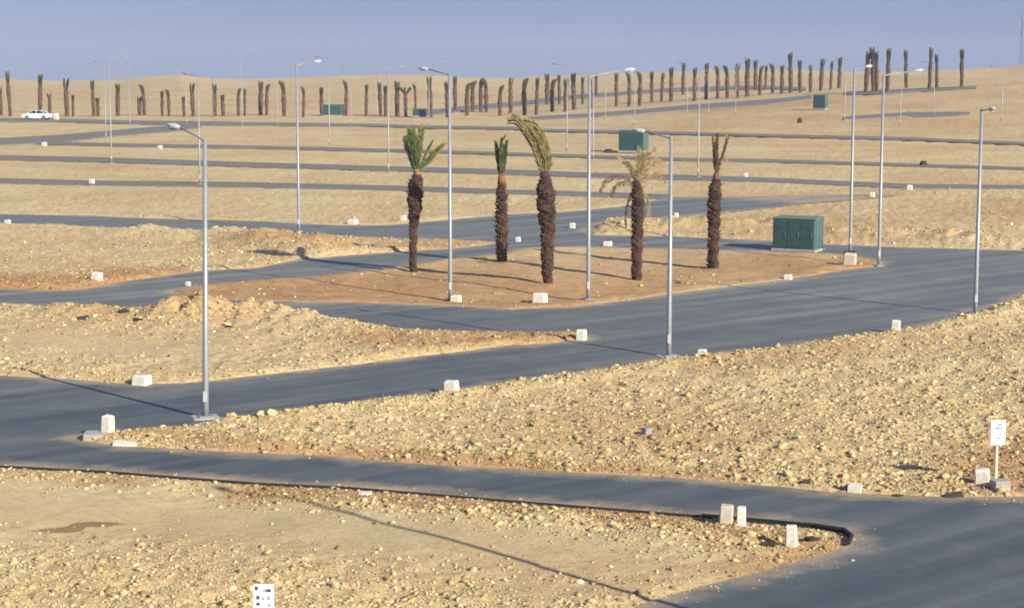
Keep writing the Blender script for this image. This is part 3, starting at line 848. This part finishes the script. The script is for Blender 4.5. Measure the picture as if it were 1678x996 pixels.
def fan(n, mats, a0, a1, L0, L1, leaf, spr, curve=0.0, dr=0.1, nn=34, base=(0, 0)):
    out = []
    for i in range(n):
        a = R(random.uniform(a0, a1)); L = random.uniform(L0, L1)
        dx, dz = math.sin(a), math.cos(a); dep = random.uniform(-.3, .3)
        pts = []
        for j in range(5):
            f = j / 4
            pts.append((base[0] + dx * L * f + curve * L * f * f * (1 if curve else 0), base[1] + dz * L * f - abs(dx) * 0.12 * L * f * f, dep * L * f))
        out.append((random.choice(mats), pts, leaf, nn, spr, dr))
    return out

random.seed(21)
near_palm(677, 447, [(0, 15, 0), (30, 14, 0), (75, 15, 1), (95, 22, 3), (120, 28, 4), (150, 27, 5), (162, 16, 7)],
          fan(11, ['leaf', 'leaf', 'leafd', 'leaf', 'olive'], -13, 10, 62, 82, 15, 0.28) + fan(4, ['leafd', 'leaf'], -20, -8, 44, 66, 16, 0.35) + fan(4, ['olive', 'leaf', 'leafd'], 36, 44, 66, 78, 14, 0.28)
          + fan(1, ['leaf', 'olive'], 22, 28, 60, 66, 11, 0.25) + [('dryd', [(-2, 20), (-8, 34), (-14, 44), (-17, 40)], 8, 18, 0.5, 0.3)],
          'leftmost island palm with a green upright crown opening to the right', (10, 0, 11, 'fibre'))
near_palm(822, 432, [(0, 19, 0), (25, 20, 0), (70, 22, 0), (110, 20, 0), (132, 14, 0)],
          fan(12, ['leafd', 'leaf', 'leafd'], -9, 9, 48, 72, 15, 0.24) + [('leafd', [(0, 0), (-4, 30), (-1, 62), (5, 74)], 12, 36, 0.2, 0.2)],
          'small island palm with a slim tied green crown, second from the left', (16, 0, 12, 'fibre'))
near_palm(897, 469, [(0, 18, 0), (30, 22, 0), (90, 26, 0), (125, 35, -2), (155, 34, -3), (172, 22, -4), (180, 16, -5)],
          [(random.choice(['olive', 'olive', 'leaf', 'leafd', 'dry']), [(0, -4), (-3 + j * 1.7, 22 + random.uniform(-3, 3)), (-14 + j * 2.1, 56 + random.uniform(-4, 4)), (-34 + j * 2.1, 84 + random.uniform(-5, 4)), (-52 + j * 1.4, 96 + random.uniform(-8, 3))], 16, 44, 0.26, 0.12) for j in range(-4, 8)]
          + [('leafd', [(-3, 0), (-10, 30), (-24, 60), (-44, 88), (-60, 92)], 10, 40, 0.2, 0.2), ('dryd', [(-3, 0), (-12, 28), (-28, 58), (-46, 82), (-60, 84)], 10, 40, 0.2, 0.2)],
          'tallest island palm with its bundled olive crown bent over to the left', (6, -1, 15, 'trunk'))
near_palm(1043, 457, [(0, 18, 0), (40, 20, 0), (90, 21, 1), (130, 24, 1), (150, 20, 0), (160, 13, -1)],
          [('dryd', [(0, -4), (-22, 12), (-48, 8), (-60, -12)], 10, 26, 0.7, 0.5), ('dryd', [(0, -4), (-16, 4), (-34, -2), (-42, -20)], 9, 22, 0.7, 0.6), ('dry', [(0, -2), (-14, 24), (-24, 38), (-30, 44)], 9, 24, 0.5, 0.2),
           ('dryd', [(-4, -8), (-12, -22), (-18, -50), (-17, -70)], 8, 22, 0.4, 0.3), ('olive', [(0, -2), (4, 26), (12, 46), (18, 52)], 13, 30, 0.5, 0.2), ('dry', [(0, -2), (10, 22), (28, 38), (42, 36)], 14, 30, 0.6, 0.3),
           ('dry', [(0, -2), (6, 28), (18, 50), (30, 58)], 13, 30, 0.55, 0.2), ('olive', [(0, -2), (0, 24), (3, 44), (4, 60)], 12, 30, 0.45, 0.2), ('dry', [(0, -4), (16, 12), (34, 16), (46, 4)], 12, 28, 0.6, 0.4),
           ('dryd', [(0, -6), (-6, 20), (-14, 34), (-20, 36)], 9, 24, 0.5, 0.3), ('dry', [(2, -8), (12, -12), (20, -34), (20, -52)], 9, 20, 0.5, 0.4)],
          'island palm with dry drooping fronds spread to both sides', (6, 0, 12, 'trunk'))
near_palm(1168, 440, [(0, 22, 0), (20, 20, 0), (60, 21, 1), (100, 24, 1), (135, 22, 2), (148, 14, 3)],
          fan(6, ['olive', 'dryd', 'dry'], -9, 2, 60, 78, 11, 0.24) + [('olive', [(0, 0), (6, 24), (13, 50), (18, 72)], 9, 30, 0.25, 0.1), ('dryd', [(0, 0), (5, 24), (13, 48), (20, 72)], 9, 30, 0.25, 0.1),
          ('dry', [(0, 0), (5, 20), (12, 36), (20, 28)], 8, 22, 0.35, 0.4)],
          'rightmost island palm with a dry crown split into two upright tufts', (10, 1, 11, 'stub'))

def far_palm_proto(seed, style):
    random.seed(seed)
    root = empty('palm_tree', (0, 0, 0))
    n = 8; v = []; f = []; N = 14; Ht = 4.6
    for i in range(N):
        h = Ht * i / (N - 1)
        w = 0.31 + 0.05 * math.exp(-((h - 3.4) / 1.0) ** 2) + (0.06 if i == 0 else 0)
        for k in range(n):
            th = 6.283 * k / n; r = w * random.uniform(.85, 1.2)
            v.append((r * math.cos(th), r * math.sin(th), h))
    for i in range(N - 1):
        for k in range(n):
            k2 = (k + 1) % n; f.append((i * n + k, i * n + k2, (i + 1) * n + k2, (i + 1) * n + k))
    f.append(tuple(range((N - 1) * n, N * n)))
    mesh_obj('trunk', v, f, M['fartrunk'], root)
    mb = MB()
    for k in range(16):
        th = random.uniform(0, 6.283)
        if style == 0: sp, bend, L = 0.07, 0.0, random.uniform(1.9, 2.6)
        elif style == 1: sp, bend, L = 0.07, -0.28, random.uniform(1.9, 2.6)
        elif style == 2: sp, bend, L = 0.09, 0.14, random.uniform(1.6, 2.5)
        else: sp, bend, L = 0.55, 0.0, random.uniform(1.6, 2.2)
        d = Vector((math.cos(th) * sp, math.sin(th) * sp, 1)).normalized()
        pts = [Vector((0.16 * math.cos(th), 0.16 * math.sin(th), Ht - 0.25)) + d * L * q + Vector((bend * (q * 1.1) ** 2.2, 0, -(sp ** 2) * 1.2 * q * q)) for q in (0, .35, .7, 1.0)]
        frond(mb, pts, 0.42, 14, 0.18 if style < 3 else 0.4, 0.06, 0.15, 0.05)
    mb.build('crown', M['farleaf'] if style < 3 else M['leafd'], root)
    return root
protos = [far_palm_proto(100 + i, st) for i, st in enumerate([0, 1, 2, 0, 3])]
FAR = [(2, 188, 143), (17, 190, 117), (66, 183, 122), (82, 186, 152), (110, 190, 127), (120, 190, 155), (154, 190, 131), (161, 190, 160), (193, 190, 137), (229, 189, 158), (237, 189, 139), (266, 190, 149),
       (277, 190, 147), (302, 190, 158), (317, 190, 135), (352, 190, 138), (366, 190, 155), (391, 190, 145), (401, 190, 145), (427, 188, 133), (437, 188, 138), (466, 190, 133), (497, 192, 143), (527, 190, 143),
       (567, 190, 133), (600, 190, 138), (624, 190, 135), (632, 190, 140), (651, 190, 133), (665, 190, 140), (681, 178, 138), (706, 192, 125), (734, 192, 133), (746, 180, 125), (765, 189, 136), (775, 183, 133),
       (788, 183, 128), (797, 183, 130), (819, 189, 140), (837, 185, 126), (860, 188, 129), (879, 188, 127), (896, 170, 120), (905, 183, 130), (917, 170, 122), (927, 183, 128), (941, 180, 120), (955, 170, 125),
       (968, 178, 130), (977, 157, 120), (1010, 173, 120), (1031, 173, 119), (1048, 173, 118), (1068, 168, 118), (1084, 166, 118), (1100, 166, 110), (1119, 155, 103), (1138, 166, 110), (1157, 163, 103), (1176, 161, 108),
       (1192, 161, 108), (1208, 161, 103), (1224, 158, 95), (1238, 147, 98), (1245, 156, 108), (1254, 147, 108), (1266, 153, 105), (1281, 153, 107), (1296, 151, 86), (1311, 151, 98), (1328, 151, 105), (1345, 148, 95),
       (1361, 146, 100), (1375, 144, 94), (1419, 150, 82), (1431, 150, 75), (1437, 150, 84), (1454, 150, 79), (1485, 144, 82), (1523, 146, 77), (1535, 144, 88), (1576, 143, 81)]
random.seed(5)
used_p = [False] * 5
rows = {'left': 0, 'mid': 0, 'ridge': 0}
for i, (x, yb, yt) in enumerate(FAR):
    X, Y = G(x, yb)
    k = 4 if x == 665 else random.choice([0, 0, 1, 2, 3])
    if used_p[k]: o = copy_thing(protos[k])
    else: o = protos[k]; used_p[k] = True
    zb = float(T(X, Y)) - 0.15
    h = H_at(Y, yt) - zb
    sc = h / (6.9 if k != 4 else 6.2)
    o.location = (X, Y, zb); o.rotation_euler = (0, random.uniform(-.04, .04), random.choice([0, 0, math.pi]) + random.uniform(-.5, .5))
    wv = min(max(sc, 0.8), 1.0) * random.uniform(0.95, 1.4) * min(1, 460 / Y)
    o.scale = (wv, wv, sc)
    if x < 560:
        rows['left'] += 1; lb = '%s far palm left of the far left kiosk, %s from the left' % ('short' if yb - yt < 40 else 'slim dark', ordinal(rows['left']))
        gp = 'left half of the far palm row'
    elif x < 1390:
        rows['mid'] += 1; lb = 'slim dark palm right of the far left kiosk, %s along the long far row' % ordinal(rows['mid']); gp = 'long far palm row climbing to the right'
    else:
        rows['ridge'] += 1; lb = 'slim palm against the sky on the right slope, %s from the left there' % ordinal(rows['ridge']); gp = 'palms on the right slope'
    tag(o, lb, 'palm tree', gp)

# ------------------------------------------------------------------ transformer kiosks
def kiosk(px, py, wpx, hpx, label, rz=R(-20), detail=True, depth=None):
    X, Y = G(px, py); s = MPP(Y); zb = max(ground_z(X, Y), float(T(X, Y))) - 0.03
    w, h = wpx * s / math.cos(rz) , hpx * s
    d = depth or w * 0.62
    t = empty('transformer_kiosk', (X, Y, zb), rz); tag(t, label, 'kiosk', 'green transformer kiosks')
    MB().box((0, d / 2, 0.04), (w * 1.06, d * 1.08, 0.22), 0, 0.02).build('plinth', M['conc'], t)
    MB().box((0, d / 2, 0.15 + h * .46), (w, d, h * .92), 0, 0.015).build('body', M['teal_lit'], t)
    MB().box((0, d / 2, 0.15 + h * .92 + 0.035), (w * 1.05, d * 1.07, 0.07), 0, 0.02).build('roof', M['teal_lit_top'], t)
    nd = 3
    for i in range(nd):
        dw = w * .93 / nd
        xx = -w * .465 + dw * (i + .5)
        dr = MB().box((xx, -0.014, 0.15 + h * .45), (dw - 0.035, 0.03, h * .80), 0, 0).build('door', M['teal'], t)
        if detail:
            MB().box((xx + dw * .36, -0.045, 0.15 + h * .45), (0.04, 0.035, 0.22), 0, 0.008).build('handle', M['mast'], dr)
            for q in range(5):
                MB().box((xx, -0.037, 0.15 + h * (.66 + .03 * q)), (dw * .6, 0.02, 0.022), 0).build('louvre', M['teal_lit'], dr)
    for q in (0.3, 0.7):
        sdp = MB().box((w / 2 + 0.012, d * q, 0.15 + h * .45), (0.026, d * .34, h * .78), 0, 0).build('side_panel', M['teal_lit'], t)
    return t
kiosk(1300, 412, 64, 54, 'large teal transformer kiosk beside the palm island road', R(-27), True, 1.5)
kiosk(1034, 249, 40, 35, 'middle green transformer kiosk on the far plots above the drooping palm', R(-22))
kiosk(1342, 179, 18, 23, 'small green transformer kiosk at the end of the upper right street', R(-30), False)
kiosk(544, 190, 32, 18, 'far left green transformer kiosk standing among the distant palms', R(-8), False)
kiosk(688, 191, 24, 11, 'low grey-green kiosk in the far palm row right of the small green palm', R(-8), False)

# ------------------------------------------------------------------ marker blocks
def block(px, py, w, h, label, mat='white', rz=-0.35, dpt=None, kind='marker_block', cat='marker block', top=0.94):
    X, Y = G(px, py); s = MPP(Y); zb = max(ground_z(X, Y), float(T(X, Y)) - 0.02)
    W, Hh = w * s, h * s
    D_ = dpt or W * 0.8
    mb = MB().box((0, D_ * .3, Hh / 2 - 0.04), (W * 0.86, D_, Hh + 0.08), rz, min(W, Hh) * 0.09, top)
    random.seed(int(px * 7 + py)); mb.v = [(a + random.uniform(-1, 1) * W * .018, b + random.uniform(-1, 1) * W * .018, c + random.uniform(-1, 1) * Hh * .02) for a, b, c in mb.v]
    o = mb.build(kind, M[mat], None); o.location = (X, Y, zb)
    o.rotation_euler = (random.uniform(-.05, .05), random.uniform(-.07, .07), 0)
    return tag(o, label, cat, 'whitewashed plot marker blocks' if kind == 'marker_block' else None)
BLOCKS = [(176, 718, 22, 27, 'white marker block at the pointed left end of the rubble plot'),
          (231, 631, 31, 17, 'wide pale marker block on the near edge of the left mound plot'),
          (740, 645, 25, 16, 'white marker block on the gravel edge below the leftmost lamp of the palm island'),
          (953, 557, 19, 18, 'white marker block at the pointed right tip of the left mound plot'),
          (1468, 546, 17, 16, 'white marker block on the gravel shoulder left of the rightmost lamp'),
          (885, 497, 25, 15, 'wide white marker block at the foot of the bent palm'),
          (747, 495, 18, 10, 'small white marker block at the foot of the lamp on the palm island'),
          (1292, 458, 15, 9, 'small white marker block below the teal kiosk on the island edge'),
          (996, 403, 15, 8, 'white marker block on the street left of the drooping palm'),
          (849, 396, 9, 8, 'tiny pinkish marker block right of the second island palm'),
          (938, 374, 10, 9, 'tiny white marker block right of the bent palm trunk'),
          (661, 364, 10, 8, 'tiny white marker block left of the leftmost palm trunk'),
          (578, 368, 17, 7, 'low white marker block on the far edge of the street behind the left plot'),
          (158, 465, 18, 11, 'white marker block on the reddish bank at the left'),
          (308, 468, 9, 7, 'small pinkish marker block at the left tip of the palm island'),
          (353, 379, 9, 9, 'small white marker block beside the nearest lamp pole on the far kerb'),
          (12, 367, 10, 7, 'small white marker block at the far left on the near kerb of the long street'),
          (1108, 358, 8, 8, 'tiny white marker block between the right lamp and the split palm'),
          (1402, 806, 27, 10, 'low white marker block at the lower edge of the rubble plot'),
          (1430, 323, 9, 8, 'tiny white marker block above the teal kiosk to its right'),
          (1491, 312, 10, 8, 'tiny white marker block on the far plots left of the rightmost lamp'),
          (150, 301, 9, 8, 'tiny white marker block on the far street at the left'),
          (72, 238, 8, 5, 'tiny white marker block below the white car'),
          (1222, 290, 8, 7, 'tiny white marker block on the far plots right of the split palm'),
          (1151, 584, 16, 9, 'low pale marker block right of the lamp on the rubble edge'),
          (92, 196, 8, 10, 'tiny pale marker block just right of the white car'),
          (262, 243, 7, 5, 'tiny pale marker block between the far streets on the left')]
for x, y, w, h, lb in BLOCKS: block(x, y, w, h, lb)
block(1190, 856, 27, 30, 'tan concrete post, left one of the pair at the street corner', 'tanconc', -0.15, 0.3, top=0.98)
block(1215, 858, 18, 30, 'slim white concrete post, right one of the pair at the street corner', 'white', -0.15, 0.2, top=0.98)
block(1298, 897, 24, 35, 'white concrete post with a rounded top standing alone at the street corner', 'white', -0.3, 0.22, top=0.84)
block(1611, 798, 28, 22, 'white block at the foot of the plot sign', 'white', -0.3)
block(1640, 807, 34, 14, 'grey concrete footing lump below the plot sign', 'conc', 0.2, kind='footing_block', cat='footing')
block(205, 730, 48, 6, 'long pale broken slab lying at the tip of the rubble plot', 'white', -0.1, 0.35, kind='concrete_slab', cat='slab')
block(152, 721, 40, 7, 'grey broken slab at the very tip of the rubble plot', 'conc', 0.1, 0.5, kind='concrete_slab', cat='slab')
block(598, 809, 26, 3, 'flat white slab lying beside the nearest street', 'white', 0.05, 0.25, kind='concrete_slab', cat='slab')
block(1393, 436, 24, 18, 'dark lamp footing box on a reddish base right of the kiosk', 'tanconc', -0.3, kind='footing_block', cat='footing')
block(1393, 419, 22, 8, 'black box around the base of the kiosk lamp', 'bitumen', -0.3, kind='footing_block', cat='footing')
block(1060, 716, 16, 9, 'blue grey scrap lying in the middle of the rubble plot', 'debris', 0.5, kind='scrap_piece', cat='scrap')
block(1514, 271, 14, 7, 'dark lump lying on the far plots at the right', 'bitumen', 0.3, kind='dark_lump', cat='debris', top=0.6)
block(1311, 200, 9, 7, 'dark lump lying below the upper right kiosk', 'bitumen', 0.3, kind='dark_lump', cat='debris', top=0.6)
block(998, 249, 18, 5, 'dark low lump just left of the middle kiosk', 'bitumen', 0.1, kind='dark_lump', cat='debris', top=0.6)

CHUNKS_AND_SHADE = [(1318, 796, 22, 9, 'dark shade stand-in on the rubble plot edge left of the low white block'), (1378, 803, 26, 7, 'dark shade stand-in touching the low white block'),  # plot-edge lumps are added where only shade falls; the others are debris
          (1470, 812, 22, 6, 'thin dark shade stand-in on the rubble plot edge right of the low white block'), (1560, 813, 40, 8, 'long dark shade stand-in left of the sign footing'),
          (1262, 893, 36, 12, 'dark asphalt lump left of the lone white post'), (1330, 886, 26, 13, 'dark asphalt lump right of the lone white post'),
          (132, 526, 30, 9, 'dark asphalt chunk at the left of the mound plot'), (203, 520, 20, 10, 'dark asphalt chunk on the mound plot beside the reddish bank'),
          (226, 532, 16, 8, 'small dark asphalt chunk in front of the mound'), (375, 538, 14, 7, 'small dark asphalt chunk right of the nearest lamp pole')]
for i, (x, y, w, h, lb) in enumerate(CHUNKS_AND_SHADE):
    me_ = _rs[(i * 2 + 1) % 6].copy(); me_.name = 'chunk_or_shade'; me_.materials.clear(); me_.materials.append(M['chunk'])
    o = bpy.data.objects.new('chunk_or_shade', me_); col.objects.link(o)
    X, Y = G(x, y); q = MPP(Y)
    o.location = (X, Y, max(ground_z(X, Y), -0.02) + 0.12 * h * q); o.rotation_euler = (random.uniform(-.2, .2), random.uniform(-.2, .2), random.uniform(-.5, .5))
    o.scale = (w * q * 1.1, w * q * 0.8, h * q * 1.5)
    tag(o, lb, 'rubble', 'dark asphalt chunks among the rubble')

# ------------------------------------------------------------------ plot signs
def plot_sign(px, py, ptop, wpx, hpx, marks, label, rz):
    X, Y = G(px, py); s = MPP(Y); zb = ground_z(X, Y) - 0.05
    h = H_at(Y, ptop) - zb
    t = empty('plot_sign', (X, Y, zb), rz); tag(t, label, 'sign', 'plot number signs')
    W, Hh = wpx * s, hpx * s
    MB().box((0, 0.03, (h - Hh * .3) / 2), (0.07, 0.05, h - Hh * .3), 0, 0.01).build('post', M['signpost'], t)
    bd = MB().box((0, -0.012, h - Hh / 2), (W, 0.03, Hh), 0, 0.004).build('board', M['sign'], t)
    for (a, b, mw, mh, mt) in marks:
        MB().box(((a - .5) * W, -0.031, h - b * Hh), (mw * W, 0.006, mh * Hh), 0).build('print_mark', M[mt], bd)
    return t
plot_sign(1632, 795, 688, 25, 42, [(.60, .17, .34, .07, 'ink2'), (.57, .31, .50, .06, 'ink2'), (.45, .33, .2, .04, 'ink2'), (.68, .56, .16, .05, 'ink2'), (.55, .72, .2, .07, 'ink2')],
          'white plot sign on a cream post at the right edge of the rubble plot', 0.06)
plot_sign(434, 1082, 956, 35, 62, [(.17, .11, .15, .10, 'ink'), (.57, .17, .13, .07, 'ink2'), (.76, .17, .22, .08, 'ink'), (.24, .37, .15, .10, 'ink'), (.50, .40, .12, .08, 'ink2'), (.76, .38, .14, .10, 'ink2'),
                                  (.24, .55, .15, .08, 'ink'), (.80, .58, .14, .07, 'ink2')],
          'white printed plot sign cut by the bottom edge of the picture', -0.05)

# ------------------------------------------------------------------ added black strip for the dark shaded edge round the near street corner
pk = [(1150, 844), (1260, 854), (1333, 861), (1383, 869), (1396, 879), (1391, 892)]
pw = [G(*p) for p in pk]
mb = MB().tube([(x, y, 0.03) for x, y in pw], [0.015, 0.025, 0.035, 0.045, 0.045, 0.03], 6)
tag(mb.build('kerb', M['bitumen']), 'black strip for the shaded street edge curling round the tip of the front plot', kind='structure')
# ------------------------------------------------------------------ white car
def car(px, py, lenpx, label):
    X, Y = G(px, py); s = lenpx * MPP(Y) / 4.7; zb = max(ground_z(X, Y), float(T(X, Y)))
    t = empty('parked_car', (X, Y, zb), R(-6)); tag(t, label, 'car'); t.scale = (s, s, s)
    side = [(-2.35, .42), (-2.33, .78), (-2.1, .92), (-1.25, 1.0), (1.35, 1.02), (2.15, .95), (2.34, .80), (2.36, .42), (1.85, .24), (-1.85, .24)]
    hw = 0.88
    v = [(x, -hw * (0.93 if abs(x) > 2.2 else 1), z) for x, z in side] + [(x, hw * (0.93 if abs(x) > 2.2 else 1), z) for x, z in side]
    n = len(side)
    f = [tuple(range(n)), tuple(reversed(range(n, 2 * n)))] + [(i, i + n, (i + 1) % n + n, (i + 1) % n) for i in range(n)]
    body = mesh_obj('body', v, f, M['car'], t)
    cab = [(-1.30, .99), (-.55, 1.44), (.75, 1.46), (1.55, 1.01)]
    v = [(x, -0.80 + (z - 1) * .35, z) for x, z in cab] + [(x, 0.80 - (z - 1) * .35, z) for x, z in cab]
    mesh_obj('cabin_glass', v, [(0, 1, 2, 3), (7, 6, 5, 4), (0, 4, 5, 1), (1, 5, 6, 2), (2, 6, 7, 3)], M['glass'], t)
    MB().box((0.1, 0, 1.465), (1.36, 1.28, 0.06), 0, 0.02).build('roof', M['car'], t)
    for sy in (-1, 1):
        for (a, b) in (((-1.32, 1.0), (-.55, 1.46)), ((.15, 1.0), (.12, 1.46)), ((1.56, 1.02), (.76, 1.47))):
            MB().tube([(a[0], sy * .815, a[1]), (b[0], sy * .655, b[1])], 0.045, 6).build('pillar', M['car'], t)
        for xw in (-1.42, 1.40):
            w = MB().tube([(xw, sy * .70, .33), (xw, sy * .90, .33)], .34, 16).build('wheel', M['rubber'], t)
            MB().tube([(xw, sy * .895, .33), (xw, sy * .915, .33)], .20, 12).build('rim', M['steel'], w)
        MB().box((-2.30, sy * .62, .72), (0.10, .34, .14), 0, 0.02).build('headlight', M['lens'], t)
        MB().box((-0.55, sy * .93, 1.02), (.16, .14, .12), 0, 0.02).build('mirror', M['car'], t)
    return t
car(61, 196, 47, 'white car parked on the far left in front of the palm row')

# ------------------------------------------------------------------ lattice mast on the ridge
X, Y = (1666 - 839) / FPX * 780, 780.0
zb = float(T(X, Y)) - 0.5; h = H_at(Y, 22) - zb
t = empty('radio_mast', (X, Y, zb)); tag(t, 'faint lattice mast on the skyline at the right edge', 'mast')
for k in range(3):
    a = k * 2.094
    MB().tube([(0.9 * math.cos(a), 0.9 * math.sin(a), 0), (0.16 * math.cos(a), 0.16 * math.sin(a), h)], [0.06, 0.04], 5).build('leg', M['mast'], t)
mb = MB()
for i in range(14):
    f0, f1 = i / 14, (i + 1) / 14
    for k in range(3):
        a, b = k * 2.094, (k + 1) * 2.094
        r0, r1 = 0.9 - 0.74 * f0, 0.9 - 0.74 * f1
        mb.tube([(r0 * math.cos(a), r0 * math.sin(a), h * f0), (r1 * math.cos(b), r1 * math.sin(b), h * f1)], 0.03, 4)
tag(mb.build('bracing', M['mast'], t), kind='stuff')
MB().box((0, 0, h * .62), (0.9, 0.5, 2.4), 0.3, 0.1).build('antenna', M['mast'], t)
MB().box((0, 0, h * .93), (0.7, 0.4, 2.8), 0.3, 0.1).build('antenna', M['mast'], t)

# ------------------------------------------------------------------ dusty air
hz = MB().box((0, 1300, 8), (8800, 2700, 66)).build('haze', M['conc'])
hz.data.materials.clear()
hm = bpy.data.materials.new('dusty_air'); hm.use_nodes = True
hn = hm.node_tree; hn.nodes.clear()
ho = hn.nodes.new('ShaderNodeOutputMaterial'); hv = hn.nodes.new('ShaderNodeVolumePrincipled')
hv.inputs['Color'].default_value = (0.76, 0.84, 1.0, 1); hv.inputs['Density'].default_value = 0.00024
hn.links.new(hv.outputs[0], ho.inputs['Volume'])
hz.data.materials.append(hm)
tag(hz, 'thin dusty haze over the whole desert site', kind='stuff')
